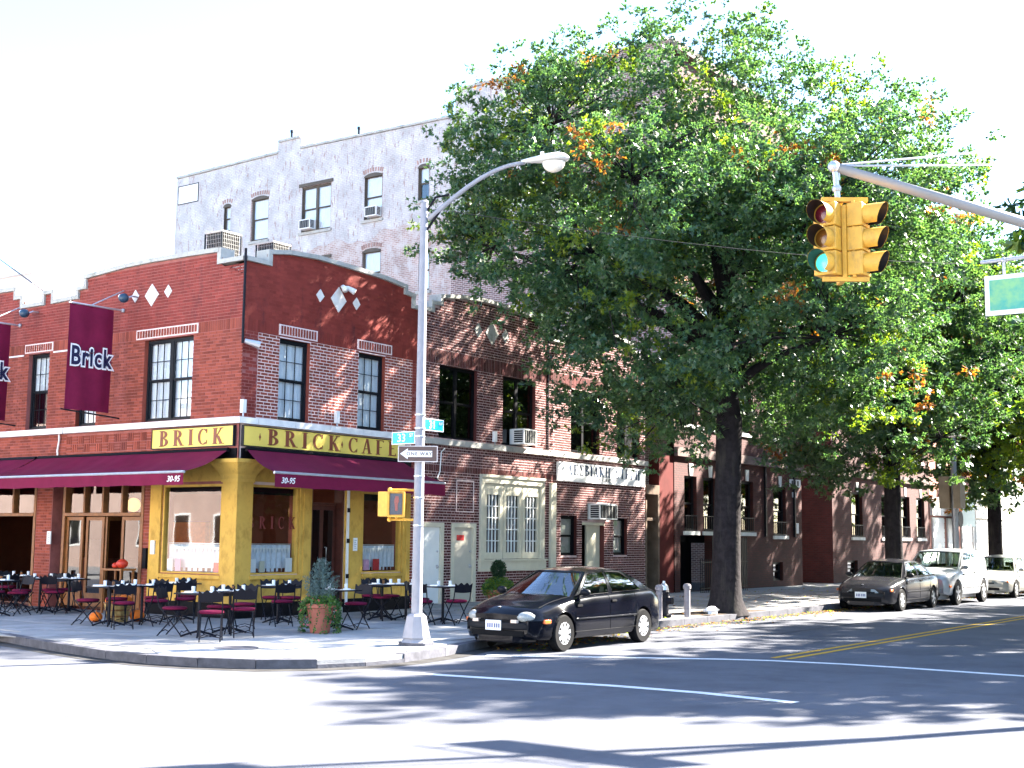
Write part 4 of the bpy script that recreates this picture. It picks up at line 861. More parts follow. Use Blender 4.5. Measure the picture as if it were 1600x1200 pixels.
mb = MB(); mb.lathe([(.0, -.12), (.42, -.12), (.42, -.081)], (-1.05, 0, -.35), 20, 'y'); part('black_disc', mb, m_black, sg); mb = MB(); mb.bar((0, .08, .2), (0, .58, .2), .06); part('bracket', mb, m_iron, sg)
# faint pale block far left and the row across the avenue that the shop windows mirror
def plainblock(name, label, x0, x1, y0, y1, h, mat, F, u0, u1, fl, step=2.8, shop=False):
    b = thing(name, label, 'building', ((x0 + x1) / 2, (y0 + y1) / 2, 0), world=True); mb = MB(); mb.box(x0, x1, y0, y1, 0, h); part('wall', mb, mat, b)
    z = fl
    while z + 2 < h:
        n = int((u1 - u0) / step)
        for i in range(n):
            c = u0 + (u1 - u0) * (i + .5) / n; f = F.b('window', m_white, b, c - .6, c + .6, z, z + 1.7, .0, .05); F.b('pane', g_dark, f, c - .5, c + .5, z + .1, z + 1.6, .051, .06)
        z += 3.1
    F.b('cornice', m_stone_white, b, u0, u1, h - .1, h + .3, -.2, .25)
    return b
m_salmon = M('salmon_brick', (.40, .30, .26), .85, var=.12, scale=1); m_lilac = M('pale_pink_render', (.70, .60, .58), .85, var=.05)
plainblock('distant_building', 'pale pinkish building faintly seen over the notched parapet at far left', 22, 34, 40.5, 62, 15.9, m_lilac, Fac((22, 0, 0), (0, 1, 0), (-1, 0, 0)), 40.6, 62, 6.5)
plainblock('avenue_building', 'cream row across the avenue, mirrored in the cafe windows', -42, -24, -8, 14, 9.5, m_lit, Fac((-24, 0, 0), (0, 1, 0), (1, 0, 0)), -8, 14, 4.4)
plainblock('avenue_building', 'salmon brick row across the avenue further north, mirrored in the cafe windows', -42, -24, 14.2, 60, 8.5, m_salmon, Fac((-24, 0, 0), (0, 1, 0), (1, 0, 0)), 14.2, 60, 1.2)
plainblock('street_building', 'red brick row on the south side of the street behind the trees', 16, 60, -34, -22.5, 9, m_salmon, Fac((0, -22.5, 0), (1, 0, 0), (0, 1, 0)), 16, 60, 4.4)
# rooftop things
def condenser(loc, label):
    t = thing('rooftop_condenser', label, 'air conditioner', loc, 0, 'condensers on the cafe roof')
    mb = MB(); mb.box(-.30, .30, -.30, .30, 0, .05); mb.box(-.31, .31, -.31, .31, .66, .70); part('casing', mb, m_stone, t); mb = MB(); mb.box(-.27, .27, -.27, .27, .05, .66); part('coil', mb, m_black, t)
    g = MB()
    for k in range(11):
        x = -.29 + .58 * k / 10
        for y in (-.30, .30): g.bar((x, y, .05), (x, y, .66), .006); g.bar((y, x, .05), (y, x, .66), .006)
    for k in range(6):
        z = .10 + .10 * k
        for y in (-.30, .30): g.bar((-.30, y, z), (.30, y, z), .005); g.bar((y, -.30, z), (y, .30, z), .005)
    part('guard_grille', g, m_stone, t)
    for x in (-.30, .30):
        for y in (-.30, .30): mb = MB(); mb.bar((x, y, -.2), (x, y, .66), .03); part('corner_post', mb, m_frame, t)
    mb = MB(); mb.box(-.35, .35, -.35, .35, -1.0, -.2); part('stand', mb, m_black, t); return t
condenser((2.02, 3.0, 8.38), 'left one of the two grey rooftop condensers, standing before the whitewashed wall'); condenser((3.68, 3.0, 8.44), 'right one of the two grey rooftop condensers, nearer the lamp post')
def roofpipe(x, y, z0, z1, lb):
    t = thing('vent_pipe', lb, 'pipe', (x, y, z0)); mb = MB(); mb.tube([(0, 0, 0), (0, 0, z1 - z0)], .05, 8); part('pipe', mb, m_frame, t); mb = MB(); mb.lathe([(.07, z1 - z0), (.07, z1 - z0 + .1), (0, z1 - z0 + .12)]); part('cap', mb, m_frame, t)
roofpipe(19.6, 9.65, 17.7, 19.4, 'thin dark vent pipe rising where the whitewashed wall meets the taller block'); roofpipe(19.8, 18.9, 18.1, 19.2, 'short vent pipe on the stub chimney of the whitewashed wall'); roofpipe(19.7, 14.9, 18.1, 18.6, 'small vent on top of the whitewashed wall')
roofpipe(15.9, 3.0, 7.2, 9.7, 'pale mast on the roof behind the brown house')
# thin wire across the foliage
mb = MB(); a, b = Vector((-2.4, -7.1, 7.3)), Vector((13, -17.6, 8.1)); mb.tube([a + (b - a) * (i / 16) - Vector((0, 0, .5 * math.sin(math.pi * i / 16))) for i in range(17)], .005, 4); tag(part('overhead_wire', mb, m_iron), 'thin overhead wire crossing the foliage from the lamp post', 'wire')
mb = MB(); a, b = Vector((.2, 7.0, 7.6)), Vector((14, 33, 15)); mb.tube([a + (b - a) * (i / 8) for i in range(9)], .02, 4); tag(part('rooftop_wire', mb, m_iron), 'slanting rod over the notched parapet at far left', 'wire')

# ------------------------------------------------------------------ signs, awnings and fixtures on the cafe
def board(F, a, b, z0, z1, name, label):
    t = thing(name, label, 'sign', tuple(F.P((a + b) / 2, z0)), world=True); F.b('board', m_signyellow, t, a, b, z0, z1, .035, .085)
    e = .018
    for q in ((a - e, b + e, z1, z1 + e), (a - e, b + e, z0 - e, z0), (a - e, a, z0, z1), (b, b + e, z0, z1)): F.b('rim', m_frame, t, *q, .03, .1)
    return t
s1 = board(FL, .10, 2.70, 3.74, 4.15, 'shop_sign', 'yellow BRICK sign on the left face of the cafe corner')
serif_text('letter', 'BRICK', .345, lambda a, b, d: FL.P(-a, b, d), -1.42, 3.775, m_signtext, s1, .086, .098, xs=1.30, gap=.36)
s2 = board(FR, .04, 5.3, 3.74, 4.15, 'shop_sign', 'long yellow BRICK CAFE sign on the right face of the cafe')
serif_text('letter', 'BRICK', .345, FR.read, 1.86, 3.785, m_signtext, s2, .086, .098, xs=1.42, gap=.36); serif_text('letter', 'CAFE', .345, FR.read, 4.12, 3.785, m_signtext, s2, .086, .098, xs=1.30, gap=.34)
for u in (.50, 3.06): serif_text('star', '*', .28, FR.read, u, 3.80, m_signtext, s2, .086, .096, xs=.7)
def awning(F, a, b, z1, z0, out, vz, label, skewl=0, skewr=0, num=None):
    t = thing('awning', label, 'awning', tuple(F.P((a + b) / 2, z1)), world=True); mb = MB(); n = 24
    def P(s, v): 
        al, bl = a + skewl * v, b + skewr * v; u = al + (bl - al) * s
        return F.P(u, z1 + (z0 - z1) * v - .06 * math.sin(math.pi * v) - .016 * math.sin(s * (b - a) * 3.1 + v * 2) * math.sin(math.pi * v) - .006 * math.sin(s * (b - a) * 11 + v * 5) * math.sin(math.pi * v), .10 + (out - .10) * v)
    n = 60; mb.grid(P, n, 8); m2 = MB(); m2.grid(lambda s, v: P(s, v) - Vector((0, 0, .006)), n, 6); part('canopy', mb, m_maroon, t, smooth=True)
    mb = MB(); al, bl = a + skewl, b + skewr
    mb.grid(lambda s, v: F.P(al + (bl - al) * s, z0 - .03 - (z0 - .03 - vz) * v - .006 * math.sin(s * 40) * v, out + .012 + .012 * math.sin(s * (b - a) * 5) * v), int((b - a) * 12), 3); vl = part('valance', mb, m_maroon, t, smooth=True)
    mb = MB(); mb.tube([F.P(al - .01, z0 - .01, out), F.P(bl + .01, z0 - .01, out)], .03, 8); part('front_bar', mb, m_steel, t)
    mb = MB(); mb.tube([F.P(a, z1, .09), F.P(b, z1, .09)], .05, 8); part('roller', mb, m_black, t)
    for q in (.18, .82):
        u = a + (b - a) * q; mb = MB(); mb.tube([F.P(u, z1 - .2, .1), F.P(u + .45, z1 - .48, out * .5), F.P(u + .05, z0 - .06, out - .04)], .02, 6); part('folding_arm', mb, m_alu, t)
    if num is not None:
        if F is FR: place_text('number', '30-95', .17, F.P(num, (z0 + vz) / 2 - .02, out + .034), (1, 0, 0), (0, 0, 1), m_paper, vl, extrude=.002, shear=.25, offset=.002)
        else: place_text('number', '30-95', .17, F.P(num, (z0 + vz) / 2 - .02, out + .034), (0, -1, 0), (0, 0, 1), m_paper, vl, extrude=.002, shear=.25, offset=.002)
    return t
awning(FL, .22, 6.86, 3.64, 3.12, 1.45, 2.85, 'maroon awning with 30-95 on the left face of the corner cafe', -.22, 0, .28)
awning(FL, 6.94, 13.5, 3.64, 3.12, 1.45, 2.85, 'maroon awning at the far left edge, next to the numbered one')
awning(FR, .12, 5.2, 3.66, 3.13, 1.42, 2.83, 'maroon awning with 30-95 on the right face of the corner cafe', -.45, .0, .02)
def banner(y, label):
    t = thing('banner', label, 'banner', (-.3, y, 4.57), world=True)
    x0, x1, z0, z1 = -1.45, -.28, 4.58, 6.95; mb = MB()
    def P(s, v, o=0): return Vector((x0 + (x1 - x0) * s, y + o + .022 * math.sin(s * 5 + v * 2) * (.3 + v) + .012 * math.sin(s * 13 + 1), z1 + (z0 - z1) * v))
    mb.grid(lambda s, v: P(s, v), 16, 20); fb = part('cloth', mb, m_maroon, t, smooth=True)
    for k, (off, sz, mt, e) in enumerate(((.042, .47, m_paper, -.032), (.012, .47, M('navy_ink', (.02, .02, .06), .6, var=0), -.040))):
        me = text_poly('Brick', sz, extrude=.001, offset=off, space=1.12)
        for v_ in me.vertices:
            c = v_.co.copy(); v_.co = Vector(((x0 + x1) / 2 + c.x * .98, y + e - c.z, 5.77 + c.y * 1.25))
        me.materials.clear(); me.materials.append(mt); link(bpy.data.objects.new('lettering', me), fb)
    mb = MB(); mb.tube([(x0 - .03, y, z1 + .01), (.0, y, z1 + .03)], .022, 8); mb.ball((-.03, y, z1 + .03), .05); part('top_rod', mb, m_steel, t)
    mb = MB(); mb.tube([(x0 - .12, y, z0 - .01), (-.0, y, z0 - .1)], .018, 8); part('bottom_rod', mb, m_frame, t)
    mb = MB(); mb.tube([(-.9, y + .02, z1 + .02), (-.02, y + .02, z1 + .5)], .015, 6); part('stay_rod', mb, m_steel, t)
banner(4.0, 'maroon cloth banner reading Brick on the brick wall above the awning'); banner(8.0, 'maroon Brick banner cut off at the left edge of the picture')
def flood(F, u, z, label, big=1.):
    t = thing('wall_floodlight', label, 'lamp', tuple(F.P(u, z)), world=True); mb = MB(); mb.tube([F.P(u, z + .05, .0), F.P(u, z + .05, .16), F.P(u + .02, z, .26)], .022, 6); part('arm', mb, m_alu, t)
    mb = MB(); mb.ball(F.P(u + .05, z - .02, .36), .12 * big, .12 * big, .11 * big); part('head', mb, M('teal_enamel', (.02, .05, .09), .35, var=0), t, smooth=True); mb = MB(); mb.ball(F.P(u + .12, z + .02, .40), .05); part('lens', mb, m_paper, t)
flood(FL, 3.52, 7.2, 'round blue-black floodlight beside the white diamond on the left face'); flood(FL, 7.3, 7.2, 'small blue-black floodlight between the two banners'); 
t = thing('wall_floodlight', 'white twin floodlight above the big diamond on the right face', 'lamp', (3.0, -.1, 7.6), world=True)
for q in (-.06, .1):
    mb = MB(); mb.tube([FR.P(2.98, 7.62, .0), FR.P(2.98 + q, 7.6, .12), FR.P(2.98 + 2 * q, 7.5, .26)], [.02, .05, .075], 8); part('head', mb, m_white, t, smooth=True)
for F_, u, z, lb in ((FR, .0, 4.36, 'white camera box standing on the ledge over the cafe corner'), (FR, 2.87, 4.36, 'white camera box on the ledge between the two upper cafe windows'), (FR, 9.0, 4.34, 'grey box on the ledge between the upper windows of the brown house')):
    t = thing('wall_box', lb, 'camera', tuple(F_.P(u, z)), world=True); F_.b('housing', m_white, t, u - .05, u + .05, z + .06, z + .34, .04, .13); mb = MB(); mb.tube([F_.P(u, z - .02, .09), F_.P(u, z + .07, .09)], .018, 6); part('stem', mb, m_steel, t)
t = thing('corner_conduit', 'dark conduit and small lamp running down the upper corner of the cafe', 'conduit', (0, 0, 5.9), world=True)
mb = MB(); mb.tube([(-.05, -.05, 5.9), (-.05, -.05, 7.95)], .03, 6); part('conduit', mb, m_iron, t); mb = MB(); mb.tube([(-.02, -.08, 5.95), (.25, -.25, 5.88)], [.05, .09], 8); part('lamp', mb, m_alu, t)
t = thing('cable', 'grey cable looping down the brown wall beside the awning', 'cable', (6.5, -.05, 3.3), world=True)
mb = MB(); mb.tube([FR.P(6.9, 4.1, .05), FR.P(6.75, 4.0, .06), FR.P(6.72, 3.5, .05), FR.P(6.6, 3.3, .05)], .016, 6); part('cable', mb, m_stone_white, t); mb = MB(); mb.ball(FR.P(6.58, 3.28, .05), .07); part('end_box', mb, m_iron, t)
mb = MB(); FR.box(mb, 11.62, 11.66, 4.33, 8.0, .015, .04); tag(part('downpipe', mb, m_iron), 'thin dark pipe down the brown brick wall between the upper windows', 'pipe')
# stone club sign
t = thing('club_sign', 'long white sign with blue Greek lettering over the brown house', 'sign', (14.6, -.1, 3.5), world=True)
FR.b('board', m_paper, t, 12.08, 17.1, 3.5, 4.05, .03, .09)
m_navy = M('blue_letters', (.015, .035, .08), .6, var=.2, scale=20)
serif_text('letter', 'ΛΕΣΒΙΑΚΗ ΣΤΕΓΗ', .30, FR.read, 14.65, 3.70, m_navy, t, .091, .098, xs=1.18, gap=.2)
place_text('subtitle', '33-05 31 AVE', .17, FR.P(14.5, 3.6, .092), (1, 0, 0), (0, 0, 1), m_frame, t, extrude=.002)
def window_ac(F, u, z, wd, h, dp, label, grp=None, vert=False):
    t = thing('window_air_conditioner', label, 'air conditioner', tuple(F.P(u, z)), 0, grp, world=True); F.b('casing', m_white, t, u - wd / 2, u + wd / 2, z, z + h, -.1, dp)
    n = 6
    for k in range(n): 
        zz = z + .04 + (h - .08) * k / n; F.b('louvre', m_frame, t, u - wd / 2 - .004, u - wd / 2, zz + .008, zz + (h - .08) / n - .008, .05, dp - .04)
    F.b('grille', m_frame, t, u - wd / 2 + .04, u + wd / 2 - .04, z + .04, z + h - .04, dp, dp + .006)
    for k in range(5): x = u - wd / 2 + .04 + (wd - .08) * (k + .5) / 5; F.b('grille_bar', m_stone, t, x - .008, x + .008, z + .04, z + h - .04, dp + .006, dp + .012)
window_ac(FR, 10.25, 4.40, .62, .42, .38, 'white air conditioner in the middle upper window of the brown house'); window_ac(FR, 14.4, 2.43, 1.0, .46, .38, 'white air conditioner over the ajar cream door under the club sign')
for (y, z, lb) in ((17.1, 14.52, 'air conditioner in the wide double window of the whitewashed wall'), (13.45, 14.56, 'air conditioner in the arched window right of the double one on the whitewashed wall')): window_ac(FT, y, z, .62, .4, .3, lb)
# ------------------------------------------------------------------ lamp post and what hangs on it
LX, LY = -2.5, -6.98
HF = Vector((0.81468, 0.57992, 0)); RT = Vector((0.57992, -0.81468, 0))
lp = thing('street_lamp', 'tall silver street lamp post on a flared base at the corner kerb', 'street lamp', (LX, LY, SW))
mb = MB(); 
def frus(mb, r0, r1, z0, z1, n=8, rot=22.5):
    vs = [(r * math.cos(R(360 * i / n + rot)), r * math.sin(R(360 * i / n + rot)), z) for r, z in ((r0, z0), (r1, z1)) for i in range(n)]
    mb.add(vs, [(i, (i + 1) % n, n + (i + 1) % n, n + i) for i in range(n)] + [tuple(range(n))[::-1], tuple(range(n, 2 * n))])
frus(mb, .30, .30, 0, .05); part('foot', mb, m_kerb, lp); mb = MB(); frus(mb, .255, .20, .05, .12); frus(mb, .235, .165, .12, .46); frus(mb, .165, .12, .46, .50); part('base', mb, m_silverpaint, lp)
mb = MB(); frus(mb, .088, .062, .50, 7.27, 28, 0); mb.f = mb.f[:-2]; mb.mi = mb.mi[:-2]; part('pole', mb, m_silverpaint, lp, smooth=True); mb = MB(); frus(mb, .075, .05, 7.27, 7.31); part('cap', mb, m_silverpaint, lp)
for z in (1.9, 2.35, 2.7, 2.95, 3.1, 3.35, 3.48, 3.7): mb = MB(); mb.lathe([(.092, z), (.092, z + .02)], n=10); part('strap_band', mb, m_alu, lp)
ang = R(-72); ax = Vector((math.cos(ang), math.sin(ang), 0)); mb = MB()
pts = []
for i in range(13):
    t = i / 12; pts.append(ax * (.08 + 1.66 * t) + Vector((0, 0, 6.98 + .84 * math.sin(t * math.pi / 2) ** 1.0)))
mb.tube(pts, [.045 - .012 * i / 12 for i in range(13)], 8); part('arm', mb, m_silverpaint, lp, smooth=True)
mb = MB(); mb.tube([ax * .03 + Vector((0, 0, 7.1)), ax * .2 + Vector((0, 0, 7.35)), ax * .45 + Vector((0, 0, 7.38))], .018, 6); mb.tube([ax * .05 + Vector((0, 0, 6.8)), ax * .35 + Vector((0, 0, 7.2))], .02, 6); part('bracket', mb, m_iron, lp)
hd = pts[-1]; mb = MB(); yv = Vector((-ax.y, ax.x, 0)); prof = [(-.05, .03, .03), (.05, .06, .05), (.2, .10, .07), (.4, .16, .10), (.58, .18, .11), (.70, .13, .08), (.76, .02, .02)]
vs = []
for (a, wd, ht) in prof:
    for k in range(14):
        t = 2 * math.pi * k / 14; vs.append(hd + ax * a + yv * wd * math.cos(t) + Vector((0, 0, .02 + ht * math.sin(t) * (1 if math.sin(t) > 0 else .45))))
mb.add(vs, [(i * 14 + k, i * 14 + (k + 1) % 14, (i + 1) * 14 + (k + 1) % 14, (i + 1) * 14 + k) for i in range(len(prof) - 1) for k in range(14)]); part('lamp_head', mb, M('pale_lamp_housing', (.62, .62, .60), .4, var=.04), lp, smooth=True)
mb = MB(); c_ = hd + ax * .5 + Vector((0, 0, -.03)); vs = []
for i in range(7):
    ph = math.pi / 2 * i / 6
    for k in range(14): t = 2 * math.pi * k / 14; vs.append(c_ + ax * .19 * math.cos(t) * math.cos(ph) + yv * .145 * math.sin(t) * math.cos(ph) + Vector((0, 0, -.17 * math.sin(ph))))
mb.add(vs, [(i * 14 + k, i * 14 + (k + 1) % 14, (i + 1) * 14 + (k + 1) % 14, (i + 1) * 14 + k) for i in range(6) for k in range(14)]); part('lamp_bowl', mb, M('ribbed_bowl_glass', (.75, .68, .58), .15, var=.15, scale=30, spec=.8), lp, smooth=True)
mb = MB(); mb.lathe([(.03, 0), (.03, .06), (0, .065)], (hd.x + ax.x * .3, hd.y + ax.y * .3, hd.z + .1)); part('photocell', mb, m_stone_white, lp)
m_streetblue = M('street_sign_blue', (.0, .36, .46), .4, var=.03)
def street_sign(name, origin, xa, wd, h, mat, txt, size, label, txt2=None, fg=m_paper, border=True, edge=None):
    """flat sign: origin = left edge middle, xa = reading direction"""
    xa = Vector(xa).normalized(); n = xa.cross(Vector((0, 0, 1))); t = thing(name, label, 'sign', origin); mb = MB()
    def Q(a, b, d): return xa * a + Vector((0, 0, b)) + n * d
    mb.prism([(0, -h / 2), (wd, -h / 2), (wd, h / 2), (0, h / 2)], Q, -.004, .004); part('plate', mb, mat, t)
    if edge:
        e = .014; mb = MB()
        for q in (((0, -h / 2), (wd, -h / 2 + e)), ((0, h / 2 - e), (wd, h / 2)), ((0, -h / 2 + e), (e, h / 2 - e)), ((wd - e, -h / 2 + e), (wd, h / 2 - e))):
            (a0, b0), (a1, b1) = q; mb.prism([(a0, b0), (a1, b0), (a1, b1), (a0, b1)], Q, .004, .006)
        part('border', mb, edge, t)
    if txt: place_text('lettering', txt, size, Q(wd * (.42 if txt2 else .5), -.005, .008), xa, (0, 0, 1), fg, t, extrude=.001, offset=.002)
    if txt2: place_text('lettering', txt2, size * .42, Q(wd * .84, h * .17, .008), xa, (0, 0, 1), fg, t, extrude=.001, offset=.001)
    return t, Q
P0 = Vector((LX, LY, 0))
street_sign('street_sign', P0 + Vector((0, .10, 3.475)) + Vector((0, .5, 0)), (0, -1, 0), .5, .21, m_streetblue, '33', .19, 'turquoise 33 ST sign on the left of the lamp post', 'ST', edge=m_paper)
street_sign('street_sign', P0 + Vector((.09, 0, 3.70)), (1, 0, 0), .52, .2, m_streetblue, '31', .18, 'turquoise 31 AV sign on the right of the lamp post', 'AV', edge=m_paper)
m_ow = M('one_way_brown', (.10, .06, .05), .5, var=.05)
o, Q = street_sign('one_way_sign', P0 - RT * .345 - HF * .10 + Vector((0, 0, 3.195)), RT, .645, .265, m_ow, None, .1, 'dark brown ONE WAY sign with white arrow pointing left on the lamp post', edge=M('pale_edge', (.55, .50, .48), .5, var=.05))
mb = MB(); mb.prism([(.035, 0), (.16, -.088), (.16, -.05), (.555, -.05), (.555, .05), (.16, .05), (.16, .088)], Q, .005, .0065); mb.f = mb.f; part('arrow', mb, m_paper, o)
place_text('lettering', 'ONE WAY', .076, Q(.345, -.002, .009), RT, (0, 0, 1), m_ow, o, extrude=.0005, offset=.0015, space=1.25)
# pedestrian signal on brackets
ps = thing('pedestrian_signal', 'yellow two-faced pedestrian signal bracketed to the left of the lamp post', 'traffic signal', P0 - RT * .42 + Vector((0, 0, 2.17)), math.atan2(RT.y, RT.x))
m_sigy = M('signal_yellow', (.68, .36, .045), .5, var=.15, scale=9, bump=.1, bscale=50, dirt=((.30, .17, .05), 8, .52, .8, .5)); m_visor = M('visor_black', (.02, .015, .015), .5, var=.0)
mb = MB(); mb.box(-.07, .19, -.09, .09, 0, .42); b_ = part('body', mb, m_sigy, ps); bevel(b_, .02)
mb = MB(); mb.box(-.04, .16, -.105, -.091, .04, .38); part('screen', mb, M('egg_crate_screen', (.09, .09, .10), .5, var=.3, scale=60), ps)
mb = MB(); mb.prism([(.05, .10), (.09, .10), (.09, .22), (.11, .25), (.10, .33), (.05, .34), (.03, .26), (.04, .2)], lambda a, b, d: Vector((a, d, b)), -.11, -.106); part('red_figure', mb, M('red_hand_lens', (.30, .09, .07), .5, var=.2, scale=40), ps)
f = MB()
for q in ((-.075, .195, .395, .425), (-.075, .195, -.005, .025)): f.box(q[0], q[1], -.125, -.09, q[2], q[3])
for q in ((-.075, -.05), (.17, .195)): f.box(q[0], q[1], -.125, -.09, .025, .395)
part('visor_frame', f, m_sigy, ps)
mb = MB(); mb.add([(-.24, -.02, .01), (-.08, -.09, .01), (-.08, .09, .01), (-.20, .12, .01), (-.24, -.02, .41), (-.08, -.09, .41), (-.08, .09, .41), (-.20, .12, .41)], [(0, 3, 2, 1), (4, 5, 6, 7), (0, 1, 5, 4), (1, 2, 6, 5), (2, 3, 7, 6), (3, 0, 4, 7)]); b2 = part('side_body', mb, m_sigy, ps)
mb = MB(); mb.add([(-.244, -.01, .05), (-.206, .11, .05), (-.206, .11, .37), (-.244, -.01, .37)], [(0, 1, 2, 3)]); part('screen', mb, m_visor, ps)
for z in (.44, -.04): mb = MB(); mb.tube([(-.05, 0, z), (.42, 0, z)], .02, 8); mb.ball((-.05, 0, z), .04); mb.tube([(.06, 0, z), (.06, 0, .42 if z > .3 else 0)], .025, 6); part('bracket', mb, m_sigy, ps)
# ------------------------------------------------------------------ mast arm, signal heads and street sign over the crossing
tip = Vector((-5.84, -15.40, 5.84)); a2 = Vector((-3.901, -16.861, 5.433)); base = tip + (a2 - tip) * 2.7; 
mp = thing('signal_mast', 'grey mast arm with guy rods reaching over the intersection from the right', 'mast', (base.x, base.y, SW))
def rel(p): return Vector(p) - Vector((base.x, base.y, SW))
mb = MB(); mb.tube([rel(tip), rel(tip + (a2 - tip) * 1.0), rel(base - Vector((0, 0, .0)))], [.052, .062, .085], 12); part('arm', mb, M('mast_grey', (.30, .28, .26), .55, metal=.2, var=.1), mp, smooth=True)
mb = MB(); mb.ball(rel(tip), .066); part('end_cap', mb, m_alu, mp, smooth=True)
mb = MB(); mb.tube([(0, 0, .3), (0, 0, 7.2)], [.13, .10], 12); mb.lathe([(.24, 0), (.2, .3), (.14, .4)], n=8); part('pole', mb, m_steel, mp)
ad = (a2 - tip).normalized()
for k, (s0, e) in enumerate(((.1, Vector((0, 0, 6.9))), (.15, Vector((0, 0, 6.4))))):
    mb = MB(); mb.tube([rel(tip + ad * s0 + Vector((0, 0, .05))), e + Vector((0, 0, .0))], .012, 5); part('guy_rod', mb, m_alu, mp)
def head(t, c, ang, lit):
    """three-section signal, c = centre offset, facing angle ang"""
    ux = Vector((math.cos(ang), math.sin(ang), 0)); vx = Vector((-ux.y, ux.x, 0)); H = .262
    for k in range(3):
        z = c.z + (1 - k) * H; mb = MB(); q = []
        for a, b, zz in [(a, b, zz) for zz in (-H / 2 + .004, H / 2 - .004) for a, b in ((-.09, -.125), (.08, -.125), (.08, .125), (-.09, .125))]: q.append(Vector((c.x, c.y, z)) + ux * a + vx * b + Vector((0, 0, zz)))
        mb.add(q, [(0, 3, 2, 1), (4, 5, 6, 7), (0, 1, 5, 4), (1, 2, 6, 5), (2, 3, 7, 6), (3, 0, 4, 7)]); s_ = part('signal_section', mb, m_sigy, t); bevel(s_, .012)
        mb = MB(); n = 24; L = .23; vs = []
        for (d, r, cut) in ((.08, .115, 0), (L + .08, .112, 1)):
            for j in range(n + 1):
                th = R(-62) + R(304) * j / n; e = d - (.10 * (1 - math.sin(th)) / 2 if cut else 0); vs.append(Vector((c.x, c.y, z)) + ux * e + vx * r * math.cos(th) + Vector((0, 0, r * math.sin(th))))
        mb.add(vs, [(j, j + 1, n + 2 + j, n + 1 + j) for j in range(n)]); v_ = part('visor', mb, m_sigy, s_, smooth=True)
        mb = MB(); vs = [Vector((c.x, c.y, z)) + (p - Vector((c.x, c.y, z)) - ux * (p - Vector((c.x, c.y, z))).dot(ux)) * .975 + ux * ((p - Vector((c.x, c.y, z))).dot(ux) - .004) for p in vs]; mb.add(vs, [(j, j + 1, n + 2 + j, n + 1 + j) for j in range(n)]); part('visor_lining', mb, m_visor, s_, smooth=True)
        lens = [('red', (.16, .012, .02), 0), ('amber', (.22, .08, .01), 0), ('green', (.10, .95, .72) if lit else (.01, .10, .08), (.10) if lit else 0)][k]
        mb = MB(); m_ = 18; vs = [Vector((c.x, c.y, z)) + ux * .115]; 
        for j in range(m_): th = 2 * math.pi * j / m_; vs.append(Vector((c.x, c.y, z)) + ux * .082 + vx * .098 * math.cos(th) + Vector((0, 0, .098 * math.sin(th))))
        mb.add(vs, [(0, 1 + j, 1 + (j + 1) % m_) for j in range(m_)]); part('lens', mb, M('lens_' + lens[0] + ('_lit' if lens[2] else ''), lens[1], .25, var=.15 if lens[2] else 0, scale=40, emit=lens[2], spec=.6), s_, smooth=True)
sgn = thing('traffic_signal', 'yellow four-sided traffic signal hanging from the mast arm, its green lens lit', 'traffic signal', (tip.x, tip.y, 4.6))
ctr = Vector((.02, -.05, .43))
head(sgn, ctr + Vector((-.11, .10, 0)), R(177), True); head(sgn, ctr + Vector((.09, -.17, 0)), R(271), False)
for (dx, dy) in ((.12, .10),): 
    mb = MB(); c2 = ctr + Vector((.10, .03, 0)); mb.box(c2.x - .05, c2.x + .05, c2.y - .05, c2.y + .05, .04, .82); part('centre_body', mb, m_sigy, sgn)
mb = MB(); c2 = ctr + Vector((-.03, -.06, 0)); mb.bar((c2.x, c2.y, .02), (c2.x, c2.y, .80), .045); mb.bar((c2.x + .03, c2.y - .09, .02), (c2.x + .03, c2.y - .09, .84), .035); part('wiring_housing', mb, m_sigy, sgn)
for z in (.86, -.0): mb = MB(); mb.bar(ctr + Vector((-.16, .14, z - .43)), ctr + Vector((.12, -.26, z - .43)), .05, .045); mb.bar(ctr + Vector((-.02, -.03, z - .43)), ctr + Vector((.14, .08, z - .43)), .05, .045); part('bracket', mb, m_sigy, sgn)
mb = MB(); mb.tube([(.02, -.03, .88), (.01, -.01, 1.18)], .032, 8); mb.ball((.02, -.02, 1.0), .05); mb.tube([(.05, -.03, 1.1), (.05, -.03, 1.18), (0, 0, 1.2)], .02, 6); part('hanger', mb, m_steel, sgn)
m_green = M('sign_green', (.0, .27, .21), .3, var=.1, scale=1.8, spec=.7, dirt=((.16, .42, .16), 2.6, .44, .62, 1))  # reflection painted as a lighter blotch, using the dirt layer
sp = Vector((-3.45, -16.29, 4.72)); ss = thing('hanging_street_sign', 'green street name sign in a white frame at the right edge, hanging from a rod', 'sign', sp)
mb = MB(); mb.box(-.015, .015, -2.1, 0, -.235, .235); part('plate', mb, m_paper, ss); mb = MB(); mb.box(-.024, -.0155, -2.03, -.055, -.18, .18); part('face', mb, m_green, ss)
mb = MB(); mb.tube([(0, .04, .41), (0, -2.4, .44)], .022, 8); mb.tube([(0, -.22, .42), (0, -.22, .2)], .018, 6); mb.tube([(0, -1.7, .42), (0, -1.7, .2)], .018, 6); mb.ball((0, -.22, .41), .035); part('rod', mb, m_steel, ss)

